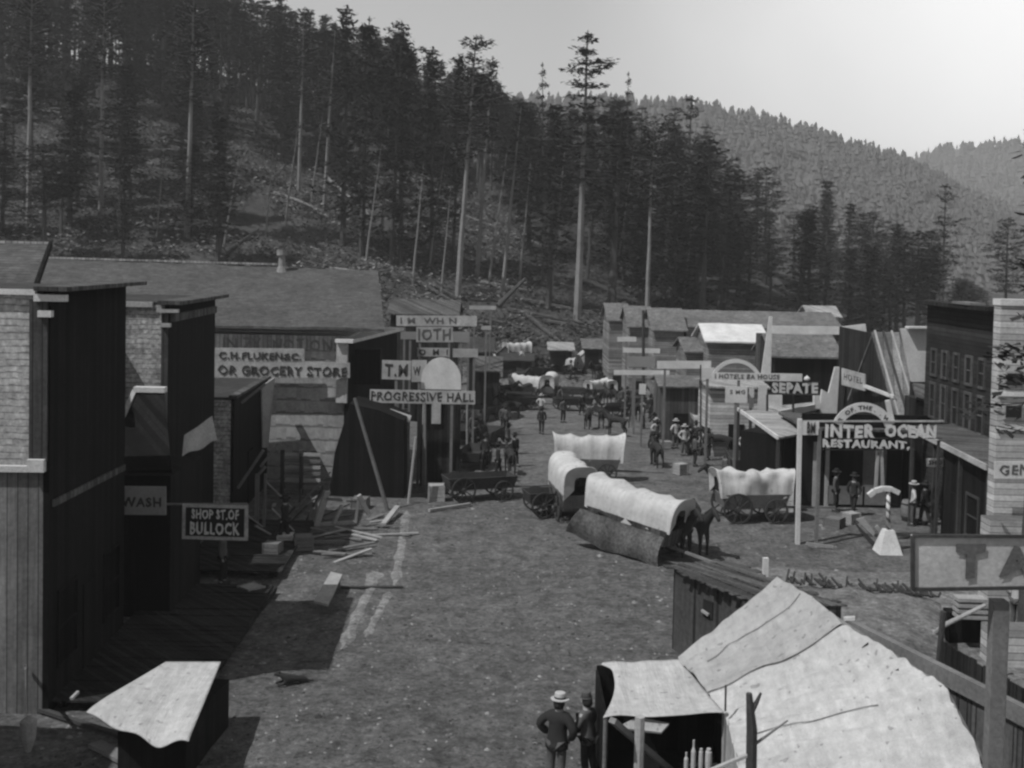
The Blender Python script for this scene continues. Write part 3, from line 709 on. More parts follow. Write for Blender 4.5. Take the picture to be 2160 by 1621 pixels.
def arch_sign(name, label, cx, cyb, hwpx, toppx, th, Y, m, text=None, ink='ink', support=True):
    half = (at(cx + hwpx, cyb, Y).x - at(cx - hwpx, cyb, Y).x) / 2; sag = at(cx, toppx, Y).z - at(cx, cyb, Y).z
    Rr = (half ** 2 + sag ** 2) / (2 * sag); c = at(cx, cyb, Y) + Vector((0, 0, sag - Rr)); t = at(cx, toppx, Y).z - at(cx, toppx + th, Y).z
    A0 = math.asin(min(1, half / Rr)); a0 = math.pi / 2 + A0; a1 = math.pi / 2 - A0; n = 18; mb = MB(); o = 0; vs = []
    for i in range(n + 1):
        a = a0 + (a1 - a0) * i / n
        for rad in (Rr - t, Rr):
            for dy in (0, .07): vs.append(c + Vector((math.cos(a) * rad, dy, math.sin(a) * rad)))
    fs = []
    for i in range(n):
        k = i * 4; fs += [(k, k + 4, k + 6, k + 2), (k + 1, k + 3, k + 7, k + 5), (k + 2, k + 6, k + 7, k + 3), (k, k + 1, k + 5, k + 4)]
    fs += [(0, 2, 3, 1), (n * 4, n * 4 + 1, n * 4 + 3, n * 4 + 2)]
    r = thing(name, label, 'sign', (c.x, Y, at(cx, cyb, Y).z)); mb.add(vs, fs).build('arch', m, r)
    if text: lettering(text, c, (1, 0, 0), UP, 1, t * .5, ink, r, bold=.03, depth=.01, arc=(c, Rr - t * .78, a0 - .12, a1 + .12))
    return r
r = arch_sign('arched_sign', 'white arched sign board above the restaurant sign', 1822, 893, 64, 850, 19, 40.6, 'white_paint', 'R  OF. THE .  . W')
MB().beam(at(1882, 893, 40.7), at(1872, 845, 40.7), .16).build('brace', 'white_paint', r)
r = arch_sign('arched_sign', 'pale thin arched sign above the row of white boards', 1553, 792, 52, 758, 8, 56, 'white_paint')
# barber pole
g = G(1872, 1166)
r = thing('barber_pole', 'spiral striped pole on a white tapered pedestal with a curved white yoke', 'pole', g)
k = 1 / ((F) / g.y)
MB().add([g + Vector((x * .42, y * .42, 0)) for x in (-1, 1) for y in (-1, 1)] + [g + Vector((x * .17, y * .17, .85)) for x in (-1, 1) for y in (-1, 1)], [(0, 1, 3, 2), (4, 6, 7, 5), (0, 4, 5, 1), (2, 3, 7, 6), (0, 2, 6, 4), (1, 5, 7, 3)]).build('pedestal', 'white_paint', r)
ztp = at(1866, 1036, g.y).z
MB().tube([g + Vector((0, 0, .85)), (g.x - .05, g.y, ztp)], .075, 10).build('striped_pole', 'stripe', r, smooth=True)
pts_ = [at(x, y, g.y) for x, y in ((1832, 1046), (1845, 1036), (1862, 1031), (1880, 1032), (1896, 1040))]
mb = MB()
for i in range(4): mb.beam(pts_[i], pts_[i + 1], .18, .17)
mb.build('yoke', 'white_paint', r)
for a, c in [((1847, 1035), (1852, 945)), ((1862, 1032), (1859, 945)), ((1852, 960), (1860, 948))]: MB().beam(at(a[0], a[1], g.y + 1.2), at(c[0], c[1], g.y + 1.2), .1).build('upright', 'wood_light', r)

# --- awnings and shops further up the sunny side
q = [atz(1640, 924, 3.1), atz(1738, 906, 3.1), atz(1690, 872, 3.4), atz(1556, 864, 3.1)]
r = thing('plank_awning', 'pale plank awning with slanting white edge below the balcony', 'awning', (q[0].x, q[0].y, 0))
MB().slab(q, .08).build('roof', 'plank_light', r); MB().beam(q[3] + Vector((0, -.06, .02)), q[0] + Vector((0, -.06, .02)), .08, .16).build('edge_board', 'white_paint', r)
for f in (0, .33, .66, 1):
    p = q[0].lerp(q[3], f); MB().beam((p.x + .05, p.y + .05, T(p.x, p.y) - .1), (p.x + .05, p.y + .05, p.z - .06), .13).build('post', 'wood_dark', r)
r = thing('awning_shop', 'solid black walls imitating a shaded shop interior behind the pale awning posts', 'shop', (q[0].x + 1.5, q[0].y + 1, 0))
MB().slab([Vector((q[0].x + .5, q[0].y + 1.2, -.3)), Vector((q[1].x, q[1].y + 1.2, -.3)), Vector((q[1].x, q[1].y + 1.2, 3.0)), Vector((q[0].x + .5, q[0].y + 1.2, 3.0))], 2.0).build('wall', 'plank_black', r)  # solid black slab imitates the shaded interior
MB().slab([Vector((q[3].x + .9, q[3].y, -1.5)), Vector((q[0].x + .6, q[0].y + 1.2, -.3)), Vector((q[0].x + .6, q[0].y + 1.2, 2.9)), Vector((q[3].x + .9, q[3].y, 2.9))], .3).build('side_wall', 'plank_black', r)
r = thing('balcony', 'white plank balcony jutting out under the cut-out letters', 'balcony', at(1675, 890, 55))
MB().slab([at(1618, 888, 55), at(1728, 864, 57), at(1728, 852, 57), at(1618, 872, 55)], .12).build('front', 'white_paint', r)
MB().slab([at(1618, 876, 55.2), at(1728, 856, 57.2), at(1722, 848, 59), at(1622, 858, 57.5)], .08).build('deck', 'plank_light', r)
for px, py0, py1, Y in ((1618, 888, 833, 55), (1722, 862, 832, 57), (1673, 876, 834, 56)): MB().beam(at(px, py0, Y), at(px, py1, Y), .1 if px != 1722 else .3).build('post', 'wood_dark' if px != 1722 else 'white_paint', r)
MB().slab([at(1622, 862, 57.4), at(1650, 862, 57.4), at(1650, 834, 57.4), at(1622, 834, 57.4)], .1).build('panel', 'white_paint', r)
p = at(1618, 890, 55.1); MB().beam((p.x, p.y, T(p.x, p.y) - .1), p, .12).build('support_post', 'wood_dark', r)
p = at(1726, 864, 57.1); MB().beam((p.x, p.y, T(p.x, p.y) - .1), p, .12).build('support_post', 'wood_dark', r)
r = thing('letter_sign', 'row of six white cut-out letters on a rail over the balcony', 'sign', at(1675, 832, 56))
MB().beam(at(1616, 831, 56), at(1730, 833, 56), .07).build('rail', 'wood_dark', r); MB().beam(at(1616, 805, 56), at(1730, 806, 56), .04).build('rail', 'wood_dark', r)
lettering('SEPATE', at(1628, 829, 56), (1, 0, 0), UP, at(1726, 1, 56).x - at(1628, 1, 56).x, at(1, 807, 56).z - at(1, 829, 56).z, 'white_paint', r, bold=.05, depth=.05)
MB().lathe(at(1702, 806, 56), [(.0, 0), (.16, .12), (.16, .2), (0, .34)], 8).build('finial', 'white_paint', r)
board('shop_sign', 'long white sign below the pale thin arch', 'sign', 1502, 786, 1692, 802, 55.5, 'white_paint', lines=[('I HOTELS BA HOUSE', .03, .2, .75, .85)], ink='ink_grey', support=(.3,))
board('shop_sign', 'square white sign with faded lettering left of the dark doorway posts', 'sign', 1530, 816, 1576, 850, 54, 'white_paint', lines=[('S MG', .2, .55, .9, .8)], ink='ink_grey', support=(.5,))
board('shop_sign', 'white board standing between two dark posts by the balcony', 'sign', 1598, 812, 1616, 868, 55, 'white_paint', support=(.5,))
board('shop_sign', 'narrow white upright board next to the square faded sign', 'sign', 1580, 820, 1590, 862, 56, 'white_paint', support=(.5,))
board('shop_sign', 'white block sign at the end of the long pale beam', 'sign', 1480, 776, 1506, 800, 58, 'white_paint', support=(.5,))
board('shop_sign', 'long pale beam sign spanning from the bare pole to the arch', 'sign', 1386, 762, 1500, 778, 64, 'white_paint', support=(.15,))
board('shop_sign', 'small white sign highest beside the bare pole', 'sign', 1302, 711, 1342, 721, 80, 'white_paint', support=(.5,))
board('shop_sign', 'white sign second from the top beside the bare pole', 'sign', 1314, 734, 1392, 744, 76, 'white_paint', support=(.3,))
board('shop_sign', 'grey louvred sign under the white ones beside the bare pole', 'sign', 1322, 752, 1382, 774, 72, 'grey_paint', support=(.3,))
board('shop_sign', 'lowest white sign beside the bare pole with a ragged end', 'sign', 1295, 781, 1412, 791, 70, 'white_paint', support=(.75,))
board('shop_sign', 'white upright board at the corner by the small tent', 'sign', 1348, 810, 1362, 832, 66, 'white_paint', support=(.5,))
def pole(name, label, px, yb, yt, w_, m, pxt=None, Y=None):
    g = G(px, yb) if Y is None else Vector((px_x(px, Y), Y, 0)); g.z = T(g.x, g.y)
    o = MB().tube([g - UP * .2, at(pxt or px, yt, g.y)], [w_, w_ * .75], 7).build(name, m, loc=g); tag(o, label, 'pole'); return o
pole('bare_pole', 'tall dark bare pole standing in the street among white signs', 1357, 905, 655, .13, 'wood_dark')
pole('bare_pole', 'thin dark pole in front of the white block sign', 1478, 958, 770, .06, 'wood_dark')
pole('bare_pole', 'thin dark pole near the man in the white shirt', 1428, 935, 820, .05, 'wood_mid')
pole('leaning_pole', 'long pole leaning against the black tarred shelter', 821, 1078, 840, .09, 'wood_mid', 748)
pole('leaning_pole', 'crooked pale stick standing by the crate', 861, 1062, 922, .07, 'wood_light', 877)
pole('bare_pole', 'slim post at the porch of the corner shop', 897, 1040, 850, .07, 'wood_mid')
pole('bare_pole', 'short pale stake beside the awning posts', 846, 990, 930, .12, 'wood_light')
pole('bare_pole', 'pale stake below the hall sign end', 985, 950, 855, .05, 'wood_light')
pole('bare_pole', 'dark post at the end of the hall sign', 1000, 945, 850, .05, 'wood_dark')

# ------------------------------------------------------------------ wagons
def wheel(parent, c, r, m='wood_mid'):
    mb = MB(); n = 16; o = 0
    for ring in range(1):
        vs = []
        for i in range(n):
            a = 2 * math.pi * i / n
            for rad in (r, r - .08):
                for dy in (-.035, .035): vs.append(Vector(c) + Vector((math.cos(a) * rad, dy, math.sin(a) * rad)))
        fs = []
        for i in range(n):
            k = i * 4; j = ((i + 1) % n) * 4
            fs += [(k, k + 1, j + 1, j), (k + 2, j + 2, j + 3, k + 3), (k, j, j + 2, k + 2), (k + 1, k + 3, j + 3, j + 1)]
        mb.add(vs, fs)
    for i in range(10):
        a = 2 * math.pi * i / 10; mb.beam(c, Vector(c) + Vector((math.cos(a), 0, math.sin(a))) * (r - .04), .045)
    mb.tube([Vector(c) + Vector((0, -.12, 0)), Vector(c) + Vector((0, .12, 0))], .1, 8)
    return mb.build('wheel', m, parent)
def wagon(name, label, bonnet=True, L=3.2, W=1.15, bed_m='wood_mid', deep=.55, cov='canvas_bright', H=1.15, slump=.05, sd=0):
    r = thing(name, label, 'wagon')
    z0 = .62
    mb = MB()
    for s in (-1, 1): mb.slab([(-L / 2, s * W / 2, z0), (L / 2, s * W / 2, z0), (L / 2 + .15, s * (W / 2 + .1), z0 + deep), (-L / 2 - .15, s * (W / 2 + .1), z0 + deep)], .05 * s)
    mb.box((0, 0, z0), (L, W, .06))
    for s in (-1, 1): mb.slab([(s * L / 2, -W / 2, z0), (s * L / 2, W / 2, z0), (s * (L / 2 + .14), W / 2 + .08, z0 + deep - .03), (s * (L / 2 + .14), -W / 2 - .08, z0 + deep - .03)], .04 * s)
    mb.box((-L * .32, 0, z0 - .14), (.14, W + .3, .16)).box((L * .32, 0, z0 - .14), (.14, W + .3, .16)).beam((-L * .35, 0, z0 - .12), (L * .35, 0, z0 - .12), .1)
    mb.build('bed', bed_m, r)
    for sx, rad in ((-.32, .62), (.32, .5)):
        for sy in (-1, 1): wheel(r, (sx * L, sy * (W / 2 + .22), rad), rad, 'wood_dark')
    MB().beam((L * .32, 0, .5), (L * .5 + 2.4, 0, .45), .09).build('tongue', 'wood_mid', r)
    if bonnet:
        nb, na = 32, 18; hw = W / 2 + .14; zb = z0 + deep - .06
        def pt(u, v, e=0):
            x = (-1 + 2 * u) * (L / 2 + .28 + .16 * abs(math.sin(math.pi * v))) ; flare = .12 * (2 * u - 1) ** 2 - .05 * abs(math.sin(4 * math.pi * u)) ** .8 + slump * 2 * (vnoise(u * 5 + sd, v * 2.5, 6 + sd) - .5)
            a = math.pi * v; hoop = -.05 * abs(math.sin(4 * math.pi * u)) + slump * (vnoise(u * 9, v * 6 + sd, 3) - .5)
            c = abs(math.cos(a)) ** .62 * (1 if math.cos(a) > 0 else -1); s = math.sin(a) ** .6
            return Vector((x, c * (hw + hoop - e), zb + s * (H + flare + hoop - e) + .03 * math.sin(u * 17 + v * 9) - (.16 * vnoise(u * 6 + sd, 2, 5) if v in (0, 1) else 0)))
        mb = MB()
        for e in (0, .03):
            o = len(mb.v)
            for j in range(na + 1):
                for i in range(nb + 1): mb.v.append(pt(i / nb, j / na, e))
            mb.f += [(o + j * (nb + 1) + i, o + j * (nb + 1) + i + 1, o + (j + 1) * (nb + 1) + i + 1, o + (j + 1) * (nb + 1) + i) if e == 0 else (o + j * (nb + 1) + i, o + (j + 1) * (nb + 1) + i, o + (j + 1) * (nb + 1) + i + 1, o + j * (nb + 1) + i + 1) for j in range(na) for i in range(nb)]
        o2 = (nb + 1) * (na + 1)
        for j in range(na):
            for i in (0, nb):
                a, b_ = j * (nb + 1) + i, (j + 1) * (nb + 1) + i; mb.f.append((a, b_, b_ + o2, a + o2))
        # gathered end curtains
        for u in (0, 1):
            ring = [pt(u, j / na, .015) for j in range(na + 1)]; c = Vector((ring[0].x * .93, 0, zb + H * .45))
            k = len(mb.v); mid = [p.lerp(c, .62) for p in ring]; mb.v += ring + mid
            mb.f += [(k + j, k + j + 1, k + na + 1 + j + 1, k + na + 1 + j) for j in range(na)]
        mb.build('bonnet', cov, r, smooth=True)
        mb = MB()
        for u in (.02, .98): mb.tube([pt(u, j / 10, .04) for j in range(11)], .02, 5, False)
        mb.build('hoop', 'wood_mid', r)
    return r
def put(o, px, py, rz, sc=1, Y=None):
    g = G(px, py); o.location = g; o.rotation_euler = (0, 0, rz); o.scale = (sc, sc, sc) if not isinstance(sc, tuple) else sc; return o
w1 = wagon('covered_wagon', 'white covered wagon standing broadside with loose folded side curtain', L=2.7)
CH[w1.name] = [(c, []) for c in kids(w1)]
put(w1, 1240, 1014, .0)
w2 = wagon('covered_wagon', 'long covered wagon with deep grey side nearest in the street', L=3.4, deep=.6, bed_m='plank_mid', H=1.12, slump=.05, sd=3)
MB().sheet([(-2.3, -1.3, .08), (2.0, -1.25, .06), (1.95, -.98, 1.12), (-1.95, -.98, 1.12)], 24, 6, lambda u, v: Vector((0, .04 * math.sin(u * 25) - .16 * math.sin(math.pi * v), (.05 * math.sin(u * 11) + .12 * (2 * u - 1) ** 2) * (1 - v))), th=.02).build('side_cloth', 'side_cloth', w2); CH[w2.name] = [(c, []) for c in kids(w2)]
put(w2, 1338, 1160, R(-44), .98); w2.rotation_euler = (0, R(5), R(-44)); w2.location.z += .08
dup(w1, G(1206, 1088), R(99), 'covered wagon seen end-on between the two long ones')
w5 = wagon('covered_wagon', 'covered wagon with a lumpy sagging cover drawn up by the white restaurant post', L=2.5, H=1.0, slump=.24, sd=8); put(w5, 1582, 1096, R(8), 1.0)
dup(w1, G(1500, 935), R(12), 'small covered wagon near the awning posts farther up the street', scale=.8)
dup(w1, G(1158, 838), R(80), 'small covered wagon at the top end of the street', scale=.9)
dup(w1, G(1286, 838), R(95), 'tiny peaked white wagon cover beyond the bare pole', scale=.7)
w3 = wagon('farm_wagon', 'dark open wagon by the crate on the shady side', bonnet=False, bed_m='wood_dark'); CH[w3.name] = [(c, []) for c in kids(w3)]
put(w3, 1010, 1052, R(20), .9)
for px, py, rz, lb in [(1000, 985, 80, 'dark open wagon second in the line on the shady side'), (1030, 940, 75, 'dark open wagon third in the line on the shady side'), (965, 935, 95, 'dark open wagon under the hall sign end'),
                       (1180, 1085, 15, 'empty wagon gear beside the end-on covered wagon'), (1090, 838, 5, 'dark open wagon at the crest of the street'), (1220, 842, 170, 'dark open wagon beside the top covered wagon'),
                       (1290, 880, 30, 'dark open wagon beyond the broadside covered wagon'), (1390, 880, 80, 'dark open wagon in the crowd by the bare pole'), (1560, 1000, 85, 'dark open wagon backed under the plank awning'), (1330, 860, 120, 'dark open wagon near the tiny white cover')]:
    dup(w3, G(px, py), R(rz), lb, scale=.85)

# ------------------------------------------------------------------ figures
def skin_obj(name, pts, edges, m, parent, sub=1, mirror=False):
    """pts: name -> (x,y,z,rx,ry)"""
    bm = bmesh.new(); lay = bm.verts.layers.skin.verify(); V = {}
    for i, (k, p) in enumerate(pts.items()):
        v = bm.verts.new(p[:3]); v[lay].radius = (p[3], p[4] if len(p) > 4 else p[3]); v[lay].use_root = (i == 0); V[k] = v
    for a, c in edges: bm.edges.new((V[a], V[c]))
    me = bpy.data.meshes.new(name); bm.to_mesh(me); bm.free()
    o = bpy.data.objects.new(name, me); 
    sk_ = o.modifiers.new('skin', 'SKIN'); sk_.use_smooth_shade = True; sk_.branch_smoothing = .6
    if sub: o.modifiers.new('sub', 'SUBSURF').levels = sub; o.modifiers['sub'].render_levels = sub
    COL.objects.link(o); dg = bpy.context.evaluated_depsgraph_get(); me2 = bpy.data.meshes.new_from_object(o.evaluated_get(dg))
    o.modifiers.clear(); o.data = me2; me2.materials.clear(); me2.materials.append(MATS[m]); 
    for p in me2.polygons: p.use_smooth = True
    if parent: o.parent = parent
    return o
def person(label, pose='stand', coat='cloth_dark', legs='cloth_mid', hat='cloth_dark', hands=False, brim=.2, beard=False, bulk=1.0):
    r = thing('person', label, 'person')
    P = {'pel': (0, 0, .96, .15, .11), 'wst': (0, 0, 1.12, .145, .10), 'chs': (0, .01, 1.32, .17, .115), 'nk': (0, 0, 1.49, .062), 'hd': (0, -.015, 1.60, .085, .10), 'cr': (0, 0, 1.70, .08, .095)}
    E = [('pel', 'wst'), ('wst', 'chs'), ('chs', 'nk'), ('nk', 'hd'), ('hd', 'cr')]
    arms = {'stand': [(.20, .01, 1.42), (.25, .03, 1.13), (.24, -.05, .88)], 'walk': [(.20, .0, 1.42), (.25, .12, 1.15), (.25, .02, .92)], 'hip': [(.20, .01, 1.42), (.36, .07, 1.18), (.22, -.08, 1.0)],
            'fold': [(.20, .0, 1.42), (.28, -.04, 1.16), (.08, -.22, 1.16)]}[pose]
    stride = .16 if pose == 'walk' else .03
    C = {}; CE = []; Lg = {}; LE = []
    for s, k in ((1, 'l'), (-1, 'r')):
        sh, el, wr = arms; ps = s if pose == 'walk' else 1
        el = (el[0], el[1] * ps, el[2]); wr = (wr[0], wr[1] * (ps if pose == 'walk' else 1), wr[2] - (.02 if s < 0 else 0))
        P[k + 'sh'] = (s * sh[0], sh[1], sh[2], .06); P[k + 'el'] = (s * el[0], el[1], el[2], .045); P[k + 'wr'] = (s * wr[0], wr[1], wr[2], .03)
        E += [('chs', k + 'sh'), (k + 'sh', k + 'el'), (k + 'el', k + 'wr')]
        d = (Vector(wr) - Vector(el)).normalized(); W_ = Vector((s * wr[0], wr[1], wr[2])); D_ = Vector((s * d.x, d.y, d.z))
        hp = W_ + D_ * .08
        P[k + 'pm'] = (hp.x, hp.y, hp.z, .036, .02); E.append((k + 'wr', k + 'pm'))
        if hands:
            side = D_.cross(Vector((0, 0, 1))); side = side.normalized() if side.length > .1 else Vector((0, 1, 0))
            for fi, (o_, ln) in enumerate(((-.03, .07), (-.01, .085), (.01, .08), (.03, .06))):
                a = hp + side * o_ + D_ * .02; b_ = a + D_ * ln * .6; c_ = b_ + (D_ * .5 + Vector((-s * .5, -.2, 0))).normalized() * ln * .45
                for q_, n_ in ((a, '0'), (b_, '1'), (c_, '2')): P[k + 'f%d' % fi + n_] = (q_.x, q_.y, q_.z, .009)
                E += [(k + 'pm', k + 'f%d0' % fi), (k + 'f%d0' % fi, k + 'f%d1' % fi), (k + 'f%d1' % fi, k + 'f%d2' % fi)]
            a = W_ + D_ * .04 + side * .035; b_ = a + (D_ + side).normalized() * .05
            P[k + 't0'] = (a.x, a.y, a.z, .011); P[k + 't1'] = (b_.x, b_.y, b_.z, .009); E += [(k + 'wr', k + 't0'), (k + 't0', k + 't1')]
        P[k + 'hp'] = (s * .09, 0, .90, .085); P[k + 'kn'] = (s * .11, -.03 - s * stride * .4, .5, .06); P[k + 'an'] = (s * .11, .02 - s * stride, .09, .042); P[k + 'to'] = (s * .13, -.15 - s * stride, .04, .036)
        E += [('pel', k + 'hp'), (k + 'hp', k + 'kn'), (k + 'kn', k + 'an'), (k + 'an', k + 'to')]
        C[k + 'sh'] = (s * sh[0], sh[1], sh[2], .082); C[k + 'el'] = (s * el[0], el[1], el[2], .066); C[k + 'wr'] = (s * wr[0], wr[1], wr[2], .052)
        CE += [('chs', k + 'sh'), (k + 'sh', k + 'el'), (k + 'el', k + 'wr')]
        Lg[k + 'hp'] = (s * .10, 0, .88, .105); Lg[k + 'kn'] = (s * .11, -.03 - s * stride * .4, .5, .082); Lg[k + 'an'] = (s * .11, .02 - s * stride, .12, .07)
        LE += [('pel', k + 'hp'), (k + 'hp', k + 'kn'), (k + 'kn', k + 'an')]
    skin_obj('body', P, E, 'skin', r)
    Cd = {'wst': (0, 0, 1.10, .175, .125), 'chs': (0, .01, 1.33, .195, .14), 'col': (0, .01, 1.46, .10, .09), 'hem': (0, 0, .90, .19, .145), 'skt': (0, 0, .74, .20, .16)}; Cd.update(C)
    Cd = {k_: tuple(v_[:3]) + tuple(q_ * bulk for q_ in v_[3:]) for k_, v_ in Cd.items()}
    skin_obj('coat', Cd, [('wst', 'chs'), ('chs', 'col'), ('wst', 'hem'), ('hem', 'skt')] + CE, coat, r)
    Ld = {'pel': (0, 0, .97, .16, .12)}; Ld.update(Lg); skin_obj('trousers', Ld, LE, legs, r)
    mb = MB()
    for s in (1, -1): mb.box((s * .115, -.05 - s * stride, .05), (.1, .27, .1))
    mb.build('boots', 'wood_dark', r)
    MB().lathe((0, .02, 1.58), [(.075, -.04), (.1, .02), (.098, .1), (.07, .17), (.01, .19)], 10, 1.15).build('hair', 'hair', r, smooth=True)
    h = MB().lathe((0, 0, 1.70), [(brim, 0), (brim, .018), (.10, .022), (.098, .12), (.085, .135), (.0, .135)], 16, 1.05).build('hat', hat, r)
    MB().lathe((0, 0, 1.70), [(.104, .02), (.104, .055)], 16, 1.05).build('hat_band', 'ink', h)
    # face: nose, eyes, ears
    MB().tube([(0, -.095, 1.635), (0, -.125, 1.60), (0, -.10, 1.592)], [.012, .016, .014], 6).build('nose', 'skin', r)
    if beard: MB().lathe((0, -.06, 1.50), [(.02, -.05), (.06, .0), (.07, .06)], 8).build('beard', 'hair', r)
    mb = MB()
    for s in (1, -1): mb.box((s * .035, -.105, 1.64), (.022, .01, .012))
    mb.build('eyes', 'ink', r)
    return r
# two men by the tent
m1 = person('man in dark jacket and flat pale hat with dark band by the tent', 'hip', 'cloth_dark', 'cloth_mid', 'straw', True, brim=.165, bulk=1.32)
p = atz(1172, 1478, 1.80); m1.location = (p.x, p.y, T(p.x, p.y)); m1.rotation_euler = (R(6), 0, R(150)); m1.scale = (1.12, 1.12, 1.05)
m2 = person('man in pale shirt and dark vest standing under the corner of the awning', 'fold', 'cloth_mid', 'cloth_dark', 'cloth_mid', True, brim=.12, bulk=1.15)
p = atz(1250, 1478, 1.80); m2.location = (p.x + .02, p.y + .3, T(p.x, p.y)); m2.rotation_euler = (R(5), 0, R(-130))
mb = MB(); mb.slab([(-.13, -.165, 1.0), (.13, -.165, 1.0), (.16, -.17, 1.4), (-.16, -.17, 1.4)], .03)
mb.build('vest', 'cloth_dark', None, loc=(0, 0, 0)).parent = m2
protos = [person('man in dark suit walking alone up the middle of the street', 'walk', 'cloth_dark', 'cloth_dark', 'cloth_dark'),
          person('man in white shirt and pale hat among the far wagons', 'hip', 'cloth_light', 'cloth_mid', 'straw'),
          person('man in grey coat standing near the dark wagon line', 'stand', 'cloth_mid', 'cloth_dark', 'cloth_dark')]
for o in protos: CH[o.name] = [(c, kids(c)) for c in kids(o)]
for o, (px, py, rz) in zip(protos, ((1142, 916, 170), (1443, 962, 20), (1072, 960, 100))):
    o.location = G(px, py); o.rotation_euler = (0, 0, R(rz))
for k, px, py, rz, lb in [(2, 945, 1000, 60, 'man in grey coat at the post under the hall sign'), (0, 962, 1010, 200, 'dark-suited man beside the crate stack'), (0, 1050, 1010, 80, 'dark-suited man at the tail of the nearest open wagon'),
    (2, 985, 915, 0, 'grey-coated man under the end of the hall sign'), (0, 1085, 985, 30, 'dark-suited man at the street side of the wagon line'), (1, 1355, 905, 90, 'shirt-sleeved man at the foot of the bare pole'),
    (2, 1310, 865, 10, 'grey-coated man by the tiny white wagon cover'), (0, 1262, 870, 10, 'dark-suited man beyond the broadside wagon'), (0, 1385, 950, 250, 'dark-suited man left of the shirt-sleeved man in the crowd'),
    (0, 1405, 930, 30, 'dark-suited man behind the man in white shirt'), (2, 1465, 985, 100, 'grey-coated man by the thin dark pole'), (0, 1640, 1010, 190, 'dark-suited man under the plank awning'),
    (1, 1690, 1060, 190, 'shirt-sleeved man beside the white restaurant post'), (2, 1762, 1080, 60, 'grey-coated man at the dining room counter'), (0, 1800, 1090, 300, 'dark-suited man before the dining room'),
    (1, 1925, 1110, 250, 'shirt-sleeved man under the long sloping awning'), (0, 1950, 1110, 200, 'dark-suited man under the long sloping awning'), (2, 1180, 862, 60, 'grey-coated man at the top end of the street'),
    (0, 600, 1150, 250, 'dark-suited man in the shade by the porch frame'), (2, 470, 1235, 90, 'man in grey coat in deep shade before the second front')]:
    dup(protos[k], G(px, py), R(rz), lb)

def quad_animal(name, label, cat, horns=False, m='hide_dark', mane=True):
    r = thing(name, label, cat)
    P = {'hip': (-.62, 0, 1.22, .25, .27), 'bel': (-.1, 0, 1.16, .27, .30), 'shd': (.5, 0, 1.22, .24, .29), 'nk': (.85, 0, 1.50 if not horns else 1.32, .13, .19), 'pol': (1.12, 0, 1.80 if not horns else 1.42, .09, .12),
         'mid': (1.30, 0, 1.66 if not horns else 1.28, .085, .10), 'nos': (1.46, 0, 1.48 if not horns else 1.12, .06, .065), 'tl': (-.88, 0, 1.25, .05), 'tl2': (-.98, 0, .98, .045), 'tl3': (-.98, 0, .62, .035)}
    E = [('bel', 'hip'), ('bel', 'shd'), ('shd', 'nk'), ('nk', 'pol'), ('pol', 'mid'), ('mid', 'nos'), ('hip', 'tl'), ('tl', 'tl2'), ('tl2', 'tl3')]
    for s, k in ((1, 'l'), (-1, 'r')):
        P[k + 'h1'] = (-.6, s * .16, .92, .15); P[k + 'h2'] = (-.50, s * .17, .72, .10); P[k + 'h3'] = (-.72, s * .17, .46, .06); P[k + 'h4'] = (-.68, s * .17, .14, .042); P[k + 'h5'] = (-.64, s * .17, .04, .06)
        P[k + 'f1'] = (.52, s * .15, .88, .11); P[k + 'f2'] = (.54, s * .15, .50, .06); P[k + 'f3'] = (.52, s * .15, .14, .042); P[k + 'f4'] = (.56, s * .15, .04, .058)
        E += [('hip', k + 'h1'), (k + 'h1', k + 'h2'), (k + 'h2', k + 'h3'), (k + 'h3', k + 'h4'), (k + 'h4', k + 'h5'), ('shd', k + 'f1'), (k + 'f1', k + 'f2'), (k + 'f2', k + 'f3'), (k + 'f3', k + 'f4')]
        P[k + 'e'] = (1.06, s * .09, 1.93 if not horns else 1.45, .03); E.append(('pol', k + 'e'))
    P = {'bel': P.pop('bel'), **P}
    skin_obj('body', P, E, m, r)
    if mane and not horns:
        MB().slab([(.55, 0, 1.46), (1.1, 0, 1.86), (1.06, 0, 1.95), (.5, 0, 1.58)], .04).build('mane', 'hair', r)
    if horns:
        for s in (1, -1): MB().tube([(1.1, s * .08, 1.5), (1.15, s * .25, 1.55), (1.22, s * .32, 1.72)], [.04, .03, .01], 6).build('horn', 'wood_light', r)
    MB().tube([(.42, .0, 1.52), (.40, .29, 1.25), (.42, .22, .98), (.42, -.22, .98), (.40, -.29, 1.25), (.42, 0, 1.52)], .035, 5, False).build('harness', 'wood_dark', r)
    return r
hs = quad_animal('horse', 'dark horse hitched at the front of the nearest covered wagon', 'horse'); ox = quad_animal('draft_ox', 'dark ox standing behind the broadside wagon', 'ox', True)
for o in (hs, ox): CH[o.name] = [(c, []) for c in kids(o)]
hs.location = G(1428, 1172); hs.rotation_euler = (0, 0, R(-62))
dup(hs, G(1466, 1168), R(-66), 'second dark horse of the near wagon team, on the outer side')
dup(hs, G(1412, 1150), R(-50), 'third dark horse close against the near wagon'); 
ox.location = G(1240, 905); ox.rotation_euler = (0, 0, R(80)); ox.scale = (.9,) * 3
dup(ox, G(1268, 903), R(85), 'dark ox beside the other one beyond the broadside wagon', scale=.9)
